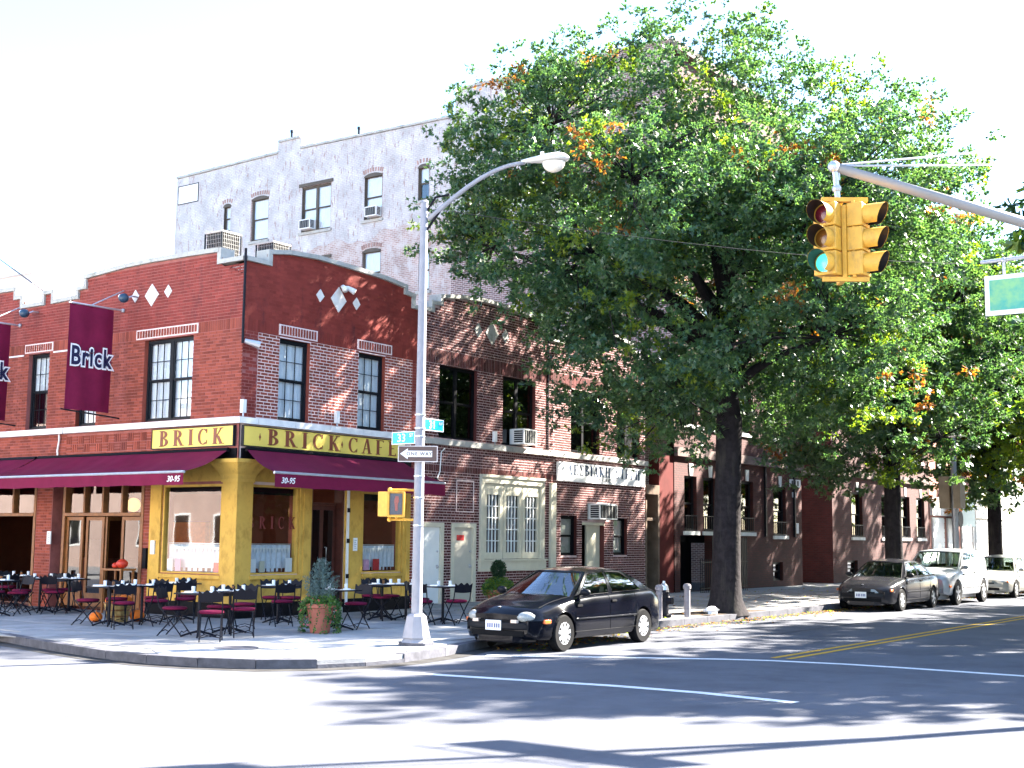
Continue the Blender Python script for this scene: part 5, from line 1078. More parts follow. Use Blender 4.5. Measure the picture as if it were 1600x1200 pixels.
# ------------------------------------------------------------------ hydrant, bollards, bins and small things by the kerb
def bollard(x, y, label):
    t = thing('bollard', label, 'bollard', (x, y, SW), 0, 'bollards guarding the hydrant'); mb = MB(); mb.lathe([(.075, 0), (.07, .02), (.07, .62), (.09, .63), (.092, .70), (.06, .74), (0, .75)], n=16); part('post', mb, M('bollard_grey', (.22, .20, .21), .7, var=.25, scale=12), t)
bollard(6.3, -6.55, 'left grey bollard, just behind the black sedan'); bollard(7.5, -6.6, 'right grey bollard, between the hydrant and the big tree trunk')
hy = thing('fire_hydrant', 'black fire hydrant with silver cap behind the left bollard', 'hydrant', (7.15, -6.2, SW))
mb = MB(); mb.lathe([(.17, 0), (.17, .04), (.11, .06), (.105, .5), (.13, .52), (.13, .56), (.10, .6)], n=14); part('barrel', mb, m_iron, hy, smooth=False); mb = MB(); mb.lathe([(.11, .6), (.09, .7), (.04, .75), (.03, .8), (0, .8)], n=12); part('bonnet', mb, m_alu, hy)
for a in (0, math.pi): mb = MB(); mb.tube([(.08 * math.cos(a), 0, .42), (.2 * math.cos(a), 0, .42)], .055, 8); part('nozzle', mb, m_iron, hy)
mb = MB(); mb.tube([(0, -.08, .36), (0, -.22, .36)], .075, 10); part('nozzle', mb, m_iron, hy)
tb = thing('litter_bag', 'crumpled white plastic bag at the foot of the big tree', 'bag', (8.9, -6.5, SW)); rb = random.Random(5)
mb = MB(); n, m = 12, 7; vs = []
for i in range(m + 1):
    for j in range(n): ph, t = math.pi * i / m, 2 * math.pi * j / n; r = .15 * (1 + rb.uniform(-.3, .3)); vs.append((r * math.sin(ph) * math.cos(t) * 1.2, r * math.sin(ph) * math.sin(t), .08 - r * .6 * math.cos(ph)))
mb.add(vs, [(i * n + j, i * n + (j + 1) % n, (i + 1) * n + (j + 1) % n, (i + 1) * n + j) for i in range(m) for j in range(n)]); part('sack', mb, m_paper, tb)
sl2 = thing('utility_post', 'tall grey post carrying brown signal boxes before the far shops', 'post', (28.6, -6.35, SW)); mb = MB(); mb.tube([(0, 0, 0), (0, 0, 8.5)], [.13, .09], 10); part('pole', mb, m_steel, sl2)
mb = MB(); mb.box(-.5, .1, -.35, -.1, 2.95, 4.1); part('signal_box', mb, M('weathered_tan', (.36, .28, .20), .7, var=.2), sl2); mb = MB(); mb.box(-.2, .3, .12, .5, 2.95, 4.1); part('signal_box', mb, M('weathered_tan', (.36, .28, .20), .7, var=.2), sl2)

# ------------------------------------------------------------------ cafe tables and chairs
def at(px, D): p = Vector((-18.799, -20.4188, 0)) + HF * D + RT * (D * (px - 800) / 2017); return p
TBL = [('the kerbside table nearest the camera', 322, 22.3, 0), ('the table by the pumpkins', 183, 24.7, .1), ('the table left of the shop window', 233, 25.4, 0), ('the table under the shop window', 290, 26.6, 0), ('the table in front of the corner pier', 369, 23.2, .05),
       ('the table right of the corner pier', 443, 26.0, 0), ('the table right of the spruce planter', 535, 24.2, 0), ('the table by the cafe door', 603, 27.2, 0), ('the table behind the lamp post', 640, 27.3, 0), ('the table before the beige door', 697, 26.5, 0),
       ('the far left table at the picture edge', 8, 27.2, 0), ('the table before the brick pier', 75, 28.6, 0), ('the table before the curtained door leaf', 120, 28.7, 0), ('the far left table against the open front', 40, 30.2, 0)]
t0 = thing('cafe_table', 'x', 'table', (0, 0, 0)); mb = MB(); mb.box(-.31, .31, -.31, .31, .715, .74); o_ = part('tabletop', mb, m_iron, t0)
mb = MB(); mb.tube([(0, 0, .03), (0, 0, .715)], .028, 8); part('column', mb, m_iron, t0)
for k in range(4):
    a = math.pi / 4 + k * math.pi / 2; mb = MB(); mb.tube([(0, 0, .10), (.16 * math.cos(a), .16 * math.sin(a), .06), (.30 * math.cos(a), .30 * math.sin(a), .012)], [.025, .02, .016], 6); part('foot', mb, m_iron, t0)
c0 = thing('folding_chair', 'x', 'chair', (0, 0, 0))     # faces +Y, seat centre at origin
mb = MB(); n = 20; top = [( -.20 + .40 * i / n, .80 + .022 * math.cos(6 * math.pi * i / n) + .014 * math.sin(math.pi * i / n)) for i in range(n + 1)]; bot = [(-.19 + .38 * i / n, .645 - .012 * math.sin(math.pi * i / n)) for i in range(n + 1)]
def cb(a, z, d): return Vector((a, -.235 + d - .16 * (.2 - abs(a)) * .35 - (z - .6) * .22, z))
vs = [cb(a, z, 0) for a, z in bot] + [cb(a, z, 0) for a, z in top] + [cb(a, z, .012) for a, z in bot] + [cb(a, z, .012) for a, z in top]; N_ = n + 1
fs = [(i, i + 1, N_ + i + 1, N_ + i) for i in range(n)] + [(2 * N_ + i, 3 * N_ + i, 3 * N_ + i + 1, 2 * N_ + i + 1) for i in range(n)] + [(N_ + i, N_ + i + 1, 3 * N_ + i + 1, 3 * N_ + i) for i in range(n)] + [(i, 2 * N_ + i, 2 * N_ + i + 1, i + 1) for i in range(n)]
mb.add(vs, fs); part('backrest', mb, m_iron, c0)
mb = MB(); mb.lathe([(.0, .425), (.19, .425), (.2, .435), (.19, .445), (0, .445)], n=18); part('seat', mb, m_iron, c0); mb = MB(); mb.lathe([(.0, .446), (.20, .446), (.215, .465), (.2, .49), (.1, .50), (0, .50)], n=18); part('cushion', mb, m_maroon_cush, c0, smooth=True)
for s in (-1, 1):
    x = .185 * s; mb = MB(); mb.tube([(x, -.27, .80), (x, -.20, .5), (x, -.10, .40), (x, .24, .0)], .0115, 6); part('leg', mb, m_iron, c0)
    x = .165 * s; mb = MB(); mb.tube([(x, .17, .43), (x, .08, .34), (x, -.23, .0)], .0115, 6); part('leg', mb, m_iron, c0)
mb = MB(); mb.tube([(-.185, .205, .05), (-.1, .19, .09), (0, .185, .06), (.1, .19, .09), (.185, .205, .05)], .008, 6); part('stretcher', mb, m_iron, c0)
mb = MB(); mb.tube([(-.165, -.19, .06), (0, -.16, .10), (.165, -.19, .06)], .008, 6); part('stretcher', mb, m_iron, c0)
gl0 = MB(); gl0.lathe([(.0, .003), (.03, .003), (.034, .10), (.031, .10), (.027, .012), (0, .012)], n=10); GLM = gl0.mesh('water_glass', m_paper and M('frosted_tumbler', (.72, .74, .76), .12, var=.05, scale=20, spec=.8))
nm0 = MB(); nm0.box(-.14, .14, -.10, .10, .0, .004); NPM = nm0.mesh('paper_mat', m_paper)
nk0 = MB(); nk0.box(-.05, .05, -.09, .09, 0, .022); NKM = nk0.mesh('napkin', m_paper)
rr = random.Random(11); tpos = []
def clampwall(p):
    if p.y > -.25: p.x = min(p.x, -.55)
    elif p.x > -.1: p.y = min(p.y, -.5)
    return p
for k, (ph, px, D, rz) in enumerate(TBL):
    t = t0 if k == 0 else copy_tree(t0); p = clampwall(at(px, D)); t.location = (p.x, p.y, SW); t.rotation_euler.z = rz + rr.uniform(-.05, .05); tag(t, 'small square black cafe table, ' + ph, 'table', 'small square cafe tables'); tpos.append(p)
    for j, (dx, dy) in enumerate(((-.15, .02), (.15, -.02))):
        side = ('left', 'right')[j]; lx, ly = Vector((dx, dy)).x, dy; v = RT * dx * 1.05 + HF * rr.uniform(-.05, .05)
        z = SW + .741
        o = bpy.data.objects.new('paper_mat', NPM); C.objects.link(o); o.location = (p.x + v.x, p.y + v.y, z); o.rotation_euler.z = rr.uniform(-.3, .3); tag(o, f'white paper mat on the {side} half of {ph}', 'place mat', 'white paper place mats')
        w_ = v + HF * .14 + RT * rr.uniform(-.04, .06); o = bpy.data.objects.new('tumbler', GLM); C.objects.link(o); o.location = (p.x + w_.x, p.y + w_.y, z + .002); tag(o, f'clear tumbler on the {side} half of {ph}', 'glass', 'tumblers on the cafe tables')
        w_ = v - HF * .03 + RT * rr.uniform(-.05, .05); o = bpy.data.objects.new('napkin', NKM); C.objects.link(o); o.location = (p.x + w_.x, p.y + w_.y, z + .0045); o.rotation_euler.z = rr.uniform(-.8, .8); tag(o, f'folded white napkin on the {side} half of {ph}', 'napkin', 'folded napkins on the cafe tables')
    if k % 3 == 1:
        o = thing('condiment_jar', f'small dark sauce jar on {ph}', 'jar', (p.x + HF.x * .2, p.y + HF.y * .2, SW + .742)); mb = MB(); mb.lathe([(.025, 0), (.028, .07), (.02, .08)], n=10); part('jar', mb, m_wood, o); mb = MB(); mb.lathe([(.022, .081), (.022, .1), (0, .1)], n=10); part('lid', mb, m_iron, o)
CH = [(340, 955.5, 0, 'near'), (302, 950, 0, 'left'), (352, 947, 0, 'far'), (152, 937, 1, 'left'), (209, 942, 1, 'right'), (206, 931, 1, 'far'), (256, 938, 2, 'right'), (259, 932, 2, 'far'), (303, 936, 3, 'near'), (325, 929, 3, 'right'), (397, 952, 4, 'right'), (418, 938, 4, 'far'),
      (455, 942, 5, 'near'), (462, 933, 5, 'right'), (432, 932, 5, 'far'), (553, 943, 6, 'right'), (520, 941, 6, 'left'), (593, 930, 7, 'left'), (575, 928, 7, 'far'), (632, 933, 8, 'right'), (612, 930, 8, 'left'), (676, 936, 9, 'left'), (714, 938, 9, 'right'), (665, 939, 9, 'near'),
      (3, 921, 10, 'left'), (30, 926, 10, 'right'), (50, 922, 11, 'left'), (92, 921, 11, 'right'), (104, 924, 12, 'left'), (130, 920, 12, 'right'), (28, 917, 13, 'left'), (56, 915, 13, 'right')]
for k, (px, py, ti, sd_) in enumerate(CH):
    hor = 832.5 + px * .0106 ; D = 1.27 * 2017 / (py - hor); p = clampwall(at(px, D)); T_ = tpos[ti]
    d = p - T_
    if d.length < .52: p = T_ + d.normalized() * .52
    if d.length > .95: p = T_ + d.normalized() * .85
    p = clampwall(p); f_ = (T_ - p); c = c0 if k == 0 else copy_tree(c0); c.location = (p.x, p.y, SW); c.rotation_euler.z = math.atan2(f_.y, f_.x) - math.pi / 2 + rr.uniform(-.25, .25)
    tag(c, f'folding chair with maroon cushion, {sd_} side of {TBL[ti][0]}', 'chair', 'black folding chairs with maroon cushions')

# ------------------------------------------------------------------ foliage helpers
import numpy as np
RG = np.random.default_rng(4)
def leaf_mesh(name, centers, size, mats, midx=None, lobes=2, droop=.35, parent=None, flat=None, kind='stuff', asp=.42, dirs=None):
    n = len(centers); size = np.broadcast_to(np.asarray(size, float), (n,))
    a = RG.uniform(0, 2 * np.pi, n); e = RG.normal(-droop, .55, n)
    d = np.stack([np.cos(a) * np.cos(e), np.sin(a) * np.cos(e), np.sin(e)], 1)
    if dirs is not None: d = dirs + RG.normal(size=(n, 3)) * .35; d /= np.linalg.norm(d, axis=1)[:, None]
    r = RG.normal(size=(n, 3)) * (.8 if dirs is not None else 1); r[:, 2] += 1.0 if dirs is not None else 0; s = np.cross(d, r); s /= np.linalg.norm(s, axis=1)[:, None] + 1e-9; nn = np.cross(d, s)
    V = []
    for k in range(lobes):
        th = 0 if lobes == 1 else (-.55, .55, 0)[k]; L = 1.0 if k < 2 else 1.2
        dk = d * np.cos(th) + s * np.sin(th); sk = -d * np.sin(th) + s * np.cos(th); h = size[:, None]
        V += [centers - dk * h * .45, centers - sk * h * asp * .5 + nn * h * .06, centers + dk * h * .55 * L, centers + sk * h * asp * .5 + nn * h * .06]
    V = np.stack(V, 1).reshape(-1, 3); nf = n * lobes; me = bpy.data.meshes.new(name); me.vertices.add(len(V)); me.vertices.foreach_set('co', V.astype('f').ravel())
    me.loops.add(nf * 4); me.loops.foreach_set('vertex_index', np.arange(nf * 4, dtype='i')); me.polygons.add(nf); me.polygons.foreach_set('loop_start', np.arange(0, nf * 4, 4, dtype='i'))
    for m in (mats if isinstance(mats, list) else [mats]): me.materials.append(m)
    if midx is not None: me.polygons.foreach_set('material_index', np.repeat(midx, lobes).astype('i'))
    me.update(calc_edges=True); o = link(bpy.data.objects.new(name, me), parent)
    if kind: o['kind'] = kind
    return o
m_leaf = leafmat('oak_leaf', (.036, .086, .056), (.100, .168, .062), .36, .44); m_leafo = leafmat('oak_leaf_autumn', (.20, .07, .02), (.38, .16, .03), .5, .5); m_leafy = leafmat('oak_leaf_yellowish', (.11, .17, .02), (.22, .26, .03), .45, .55)
def tree(loc, label, lobes, trunk_r, trunk_h, nclump, nleaf, lean=(0, 0), seed=1, lsize=(.13, .21), grp=None, frac=.62, orange=.05, hubs=11, flare=1.8, yel=.08):
    rng = np.random.default_rng(seed); rd = random.Random(seed); t = thing('oak_tree', label, 'tree', loc, 0, grp)
    vol = np.array([l[3] * l[4] * l[5] for l in lobes]) ** .75; pick = rng.choice(len(lobes), nclump, p=vol / vol.sum()); v = rng.normal(size=(nclump, 3)); v /= np.linalg.norm(v, axis=1)[:, None]; rad = rng.uniform(0, 1, nclump) ** .38
    L = np.array(lobes)[pick]; cl = L[:, :3] + v * rad[:, None] * L[:, 3:6]
    # trunk
    zs = [0, .12, .35, .8, 1.6, 2.6, 3.6, trunk_h]; fr = [flare, 1.42, 1.18, 1.06, 1.0, .96, .93, .95]; mb = MB(); n = 20; vs = []
    for i, (z, f) in enumerate(zip(zs, fr)):
        for j in range(n):
            th = 2 * math.pi * j / n; rr_ = trunk_r * f * (1 + .06 * math.sin(3 * th + 1) + (.16 * math.sin(5 * th + .6) * max(0, (f - 1)) * 1.6)); vs.append((lean[0] * z / trunk_h + rr_ * math.cos(th), lean[1] * z / trunk_h + rr_ * math.sin(th), z - (.05 if i == 0 else 0)))
    mb.add(vs, [(i * n + j, i * n + (j + 1) % n, (i + 1) * n + (j + 1) % n, (i + 1) * n + j) for i in range(len(zs) - 1) for j in range(n)]); part('trunk', mb, m_bark, t, smooth=True)
    top = Vector((lean[0], lean[1], trunk_h)); cz = max(l[2] + l[5] * .6 for l in lobes); cen = Vector(tuple(np.average(np.array(lobes)[:, :3], axis=0)))
    # leader and limbs to hubs
    k = [cl[rd.randrange(nclump)]]
    while len(k) < hubs:
        cand = [cl[rd.randrange(nclump)] for _ in range(12)]; k.append(max(cand, key=lambda c: min(np.linalg.norm(c - q) for q in k)))
    hubpts = []; leader = Vector((cen.x * .5, cen.y * .5, cz)); 
    mb = MB(); leader.z = trunk_h + (cz - trunk_h) * .8; lp_ = [top - Vector((0, 0, .2))] + [top.lerp(leader, i / 6) + Vector((rd.uniform(-.2, .2), rd.uniform(-.2, .2), 0)) for i in range(1, 7)]; mb.tube(lp_, [trunk_r * .85 * (1 - .85 * i / 6) + .02 for i in range(7)], 10); part('limb', mb, m_bark, t, smooth=True)
    for h in k:
        h = Vector(h); h = h * .78 + cen * .22; zf = min(max((h.z - trunk_h) * .45, 0), cz - trunk_h); s0 = top.lerp(leader, min(.9, zf / max(cz - trunk_h, .1))); hubpts.append((s0, h)); mid = s0.lerp(h, .5) + Vector((rd.uniform(-.3, .3), rd.uniform(-.3, .3), .35)); r0 = trunk_r * .42
        mb = MB(); mb.tube([s0, s0.lerp(mid, .5) + Vector((0, 0, .12)), mid, mid.lerp(h, .55) + Vector((rd.uniform(-.15, .15), rd.uniform(-.15, .15), .05)), h], [r0, r0 * .8, r0 * .6, r0 * .4, r0 * .22], 7); part('branch', mb, m_bark, t, smooth=True)
    mb = MB(); H = np.array([tuple(h) for _, h in hubpts])
    for c in cl[::2]:
        q = int(np.argmin(np.linalg.norm(H - c, axis=1))); a = Vector(H[q]); b = Vector(c); m_ = a.lerp(b, .5) + Vector((rd.uniform(-.2, .2), rd.uniform(-.2, .2), rd.uniform(0, .2))); mb.tube([a, m_, b], [.028, .018, .008], 4, cap=False)
    part('twigs', mb, m_bark, t, kind='stuff')
    # leaves: tufts hang in flattened, drooping sprays
    per = nleaf // nclump; NS = 6; sub = rng.normal(size=(nclump, NS, 3)) * np.array([.46, .46, .27]); idx = rng.integers(0, NS, (nclump, per)); D_ = rng.normal(size=(nclump, per, 3)); D_ /= np.linalg.norm(D_, axis=2)[..., None]
    out_ = (cl - cl.mean(0)); out_ /= np.linalg.norm(out_, axis=1)[:, None] + 1e-9; D_ = D_ + out_[:, None, :] * .45; D_[..., 2] -= .18; D_ /= np.linalg.norm(D_, axis=2)[..., None]
    P_ = cl[:, None, :] + sub[np.arange(nclump)[:, None], idx] + D_ * (rng.uniform(.05, .26, (nclump, per, 1)) * np.array([1.15, 1.15, .75]))
    u = rng.uniform(0, 1, nclump); mi = np.where(u < orange, 1, np.where(u < orange + yel, 2, 0)); mi = np.repeat(mi, per); fl = rng.uniform(0, 1, len(mi)); mi = np.where((fl < .22) & (mi > 0), 0, mi)
    leaf_mesh('crown', P_.reshape(-1, 3), rng.uniform(*lsize, nclump * per), [m_leaf, m_leafo, m_leafy], mi, parent=t, lobes=2, kind='stuff', dirs=D_.reshape(-1, 3))
    return t
def vlobe(lat, dep, z, r, rz=None): p = RT * lat + HF * dep; return (p.x, p.y, z, r, r, rz or r * .85)
# ------------------------------------------------------------------ street trees
BT = (9.75, -6.45)
crown = [(-5.62, 9.54, 1.19), (-6.2, 11.5, 0.88), (-5.24, 12.09, 1.04), (-4.13, 12.77, 1.21), (-2.59, 8.2, 1.58), (-2.28, 11.79, 1.76), (-0.09, 13.81, 1.37), (-0.13, 9.68, 2.39), (2.31, 12.58, 1.53), (2.74, 10.04, 2.07), (4.2, 12.0, 0.9), (5.16, 11.29, 1.04), (4.96, 9.74, 1.19), (-3.54, 6.59, 1.1), (-1.42, 5.66, 1.49), (1.1, 6.8, 1.89), (3.32, 7.62, 1.74), (-1.89, 4.24, 0.78), (-4.18, 8.18, 1.11), (-0.11, 11.98, 1.92), (-4.59, 10.29, 1.28), (-1.22, 14.3, 0.81), (0.88, 14.33, 0.97), (-3.15, 10.3, 1.43), (-0.65, 4.1, 0.7), (-6.1, 9.78, 0.72), (-2.6, 13.7, .95), (-1.9, 14.0, .85), (2.2, 5.2, 1.25), (3.5, 5.5, 1.2), (1.3, 4.9, .8), (4.3, 6.6, 1.1), (-3.0, 5.0, .85)]   # across, height, radius
rl = random.Random(2); lob = []
for (lat, z, r) in crown:
    core = abs(lat) < 3.4 and 5 < z < 11.4
    for dp in ((-3.4, -1.6, 0, 2.3, 4.8) if core else ((-1.1, 1.1) if lat < -3.3 else (rl.uniform(-1.0, 1.0),))): lob.append(vlobe(lat + (rl.uniform(-.4, .4) if dp else 0), dp, z + (rl.uniform(-.3, .3) if dp else 0), r * (.9 if core else 1)))
big = tree((BT[0], BT[1], SW), 'huge oak with dark trunk at the kerb, its crown covering the middle of the picture', lob, .33, 4.7, 1250, 200000, lsize=(.10, .165), lean=(.12, -.1), seed=5, orange=.022, hubs=16, flare=1.65)
def plain_lobes(R_, z0, z1, seed, n=12):
    q = random.Random(seed); out = []
    for i in range(n):
        z = z0 + (z1 - z0) * (i + .5) / n; rr_ = R_ * math.sin(math.pi * (.22 + .62 * (i + .5) / n)); a = q.uniform(0, 6.28); d = rr_ * q.uniform(.25, .6); r = max(1.1, rr_ * .68); out.append((d * math.cos(a), d * math.sin(a), z, r, r, r * .8))
    return out
tree((21.6, -6.5, SW), 'second oak at the kerb, its trunk rising behind the dark sedan', plain_lobes(5.0, 4.6, 11.6, 3), .27, 4.8, 560, 86000, lsize=(.12, .19), seed=8, orange=.06, grp=None, flare=1.4)
tree((33.2, -6.5, SW), 'third oak down the street with trunk before the white building', plain_lobes(5.6, 4.6, 11.8, 4, 15), .27, 5.0, 480, 62000, seed=9, orange=.08, lsize=(.17, .26), yel=.5, flare=1.4)
tree((45.5, -6.4, SW), 'yellowing oak beyond the third trunk at the right edge', plain_lobes(4.8, 4.2, 11.5, 5), .24, 4.6, 240, 24000, seed=10, orange=.16, lsize=(.2, .3), yel=.4, flare=1.4)
tree((58, -6.4, SW), 'farthest oak at the end of the street', plain_lobes(4.8, 4.2, 12, 6), .24, 4.6, 200, 18000, seed=11, orange=.1, lsize=(.24, .34), yel=.3, flare=1.4)
# the row across the street, outside the picture, whose shade falls on the road
for i, (x, y, R_) in enumerate(((8.2, -19.0, 4.9), (19.0, -18.6, 5.2), (30.5, -18.4, 5.2), (42, -18.2, 5.2))):
    tree((x, y, SW), 'oak on the far kerb shading the road, %s along' % ('first', 'second', 'third', 'fourth')[i], plain_lobes(R_, 4.0, 11.0, 20 + i, 15), .25, 4.4, 420, 52000, seed=30 + i, lsize=(.2, .3), orange=.06, flare=1.4)
# ------------------------------------------------------------------ planters
m_needle = leafmat('blue_spruce', (.05, .09, .09), (.12, .19, .20), .6, .15); m_ivy = leafmat('ivy', (.03, .09, .02), (.12, .22, .05), .4, .3); m_flower = M('pink_flower', (.6, .12, .14), .6, var=.2)
pl = thing('spruce_planter', 'terracotta pot with small blue spruce and trailing ivy on the sidewalk corner', 'planter', (-1.6, -4.0, SW))
mb = MB(); mb.lathe([(.0, .0), (.17, .0), (.235, .44), (.27, .45), (.27, .52), (.225, .52), (.21, .48), (0, .47)], n=24); part('pot', mb, m_terracotta, pl, smooth=False)
mb = MB(); mb.tube([(0, 0, .45), (0, 0, 1.28)], [.022, .006], 6); part('stem', mb, m_bark, pl)
pts_ = []; 
for k in range(9):
    z = .62 + .62 * k / 8; r = (.30 * math.sin(math.pi * (.32 + .64 * k / 8)) + .02) * RG.uniform(.85, 1.12); nb_ = 14 - k
    for j in range(nb_):
        a = 2 * math.pi * (j + k * .37) / nb_
        for q in range(16): f_ = (q + 1) / 16; pts_.append((r * f_ * math.cos(a), r * f_ * math.sin(a), z + .10 * f_ ** 2 - .03))
P_ = np.array(pts_); P_ = np.repeat(P_, 4, 0) + RG.normal(size=(len(P_) * 4, 3)) * .016; leaf_mesh('foliage', P_, RG.uniform(.03, .055, len(P_)), m_needle, parent=pl, lobes=1, droop=-.5, asp=.22)
pts_ = []
for s_ in range(46):
    a = 2 * math.pi * s_ / 46 + RG.normal() * .05
    if -1.1 < ((a - math.atan2(-.58, -.82) + math.pi) % (2 * math.pi)) - math.pi - .35 < -.15 + .3 and s_ % 3: continue
    L = RG.uniform(.2, .58)
    for q in range(26): f_ = q / 25; r = .24 + .10 * min(1, f_ * 3) + .03 * math.sin(f_ * 9 + s_); pts_.append((r * math.cos(a + .1 * math.sin(f_ * 5)), r * math.sin(a + .1 * math.sin(f_ * 5)), max(.02, .55 + .06 * math.sin(f_ * 6) - L * f_)))
for q in range(700): a = RG.uniform(0, 6.28); r = .25 * RG.uniform() ** .5; pts_.append((r * math.cos(a), r * math.sin(a), .52 + RG.uniform(0, .14)))
P_ = np.array(pts_); P_ = np.repeat(P_, 2, 0) + RG.normal(size=(len(P_) * 2, 3)) * .018; leaf_mesh('ivy', P_, RG.uniform(.035, .06, len(P_)), [m_ivy, m_flower], (RG.uniform(size=len(P_)) < .025).astype(int), parent=pl, lobes=1, asp=.7)
p2 = at(782, 31.4); pl = thing('shrub_planter', 'bushy planter with a clipped dark ball on top, behind the black sedan', 'planter', (p2.x, p2.y, SW))
mb = MB(); mb.lathe([(0, 0), (.2, 0), (.27, .4), (.3, .42), (.3, .48), (0, .48)], n=20); part('pot', mb, m_terracotta, pl)
v = RG.normal(size=(2600, 3)); v /= np.linalg.norm(v, axis=1)[:, None]; leaf_mesh('ball_shrub', v * (RG.uniform(.1, .2, (2600, 1))) * np.array([1, 1, 1.15]) + np.array([0, 0, .98]), RG.uniform(.03, .05, 2600), leafmat('box_leaf', (.01, .035, .015), (.03, .07, .03)), parent=pl, lobes=1, asp=.6)
v = RG.normal(size=(3400, 3)); v /= np.linalg.norm(v, axis=1)[:, None]; leaf_mesh('foliage', v * (RG.uniform(.2, 1, (3400, 1)) ** .5) * np.array([.40, .40, .30]) + np.array([0, 0, .52]), RG.uniform(.05, .09, 3400), [m_ivy, m_leafy], (RG.uniform(size=3400) < .4).astype(int), parent=pl, lobes=1, asp=.4)
mb = MB(); mb.tube([(0, 0, .4), (0, 0, .9)], .015, 6); part('stem', mb, m_bark, pl)
def pumpkin(x, y, z, r, label):
    t = thing('pumpkin', label, 'pumpkin', (x, y, z), 0, 'pumpkins by the folding doors'); mb = MB(); n, m = 24, 8; vs = []
    for i in range(m + 1):
        for j in range(n): ph, th = math.pi * i / m, 2 * math.pi * j / n; q = r * (1 - .09 * abs(math.sin(th * 4))); vs.append((q * math.sin(ph) * math.cos(th), q * math.sin(ph) * math.sin(th), r * .78 - r * .78 * math.cos(ph)))
    mb.add(vs, [(i * n + j, i * n + (j + 1) % n, (i + 1) * n + (j + 1) % n, (i + 1) * n + j) for i in range(m) for j in range(n)]); part('fruit', mb, m_orange, t, smooth=True); mb = MB(); mb.tube([(0, 0, r * 1.45), (.01, 0, r * 1.45 + .05)], [.018, .012], 6); part('stalk', mb, m_wood, t)
q = at(196, 25.9); 
t = thing('straw_bale', 'straw basket holding the orange pumpkins beside the folding doors', 'basket', (q.x, q.y, SW)); mb = MB(); mb.lathe([(0, 0), (.2, 0), (.27, .38), (.25, .38), (.2, .3), (0, .3)], n=16); part('basket', mb, M('straw', (.32, .22, .09), .9, var=.4, scale=14, bump=.6), t)
mb = MB(); 
for z in (.1, .22, .36): mb.lathe([(.2 + .18 * z + .0, z), (.22 + .18 * z, z + .015), (.2 + .18 * z, z + .03)], n=16)
part('band', mb, m_wood, t)
for k, (dx, dy, dz, r) in enumerate(((-.12, .02, .31, .13), (.12, -.06, .31, .14), (.02, .14, .34, .11), (.36, -.1, 0, .15), (-.36, .2, 0, .13))): pumpkin(q.x + dx * RT.x - dy * HF.x, q.y + dx * RT.y - dy * HF.y, SW + dz, r, ('left pumpkin in the straw basket', 'right, largest pumpkin in the straw basket', 'pumpkin on top at the back of the basket', 'pumpkin on the ground right of the basket', 'pumpkin on the ground left of the basket')[k])
st = thing('host_stand', 'wooden side stand with two red gourds in front of the folding doors', 'stand', (-.45, 3.2, SW)); mb = MB(); mb.box(-.2, .2, -.35, .35, .93, .97); part('top', mb, m_wood, st)
for sx_ in (-.16, .16):
    for sy_ in (-.3, .3): mb = MB(); mb.bar((sx_, sy_, 0), (sx_, sy_, .93), .04); part('leg', mb, m_wood, st)
for k, (dy, r, lb) in enumerate(((.08, .13, 'large red gourd on the wooden side stand'), (.3, .08, 'small red gourd on the wooden side stand'))):
    t = thing('red_gourd', lb, 'gourd', (-.45, 3.2 - .2 + dy, SW + .971)); mb = MB(); mb.ball((0, 0, r * .8), r, r, r * .8, 14, 8); part('fruit', mb, M('red_gourd_skin', (.5, .04, .02), .45, var=.15), t, smooth=True)
# fallen leaves along the kerb and under the trees
n = 3200; X_ = RG.uniform(3, 40, n); Y_ = -7.0 - np.abs(RG.normal(size=n)) * .35; Y_ = np.where(RG.uniform(size=n) < .35, RG.uniform(-6.6, -1, n), Y_); Z_ = np.where(Y_ < -6.93, .012, SW + .012)
m2 = 260; X_ = np.concatenate([X_, RG.uniform(-6, 3, m2)]); Y_ = np.concatenate([Y_, RG.uniform(-8.2, -7.4, m2)]); Z_ = np.concatenate([Z_, np.full(m2, .012)]); X_[-m2:] = RG.uniform(-1.2, 3.2, m2)
lo_ = leaf_mesh('fallen_leaves', np.stack([X_, Y_, Z_], 1), RG.uniform(.05, .11, len(X_)), [m_leafo, m_leafy, M('dry_leaf', (.30, .17, .08), .8, var=.3)], RG.integers(0, 3, len(X_)), lobes=1, asp=.6); tag(lo_, 'scattered brown and orange leaves along the kerb', 'leaves', None, 'stuff')
for v_ in lo_.data.vertices: v_.co.z = .008 + (SW if v_.co.y > -6.9 else 0) + (v_.co.z % .03)
tp = thing('tree_pit', 'bare earth pit around the foot of the big oak', 'soil', (9.9, -6.3, SW)); mb = MB(); mb.box(-1.5, 1.6, -.42, .65, -.01, .008); part('soil', mb, M('soil', (.09, .07, .055), .95, var=.4, scale=8, bump=.6), tp)

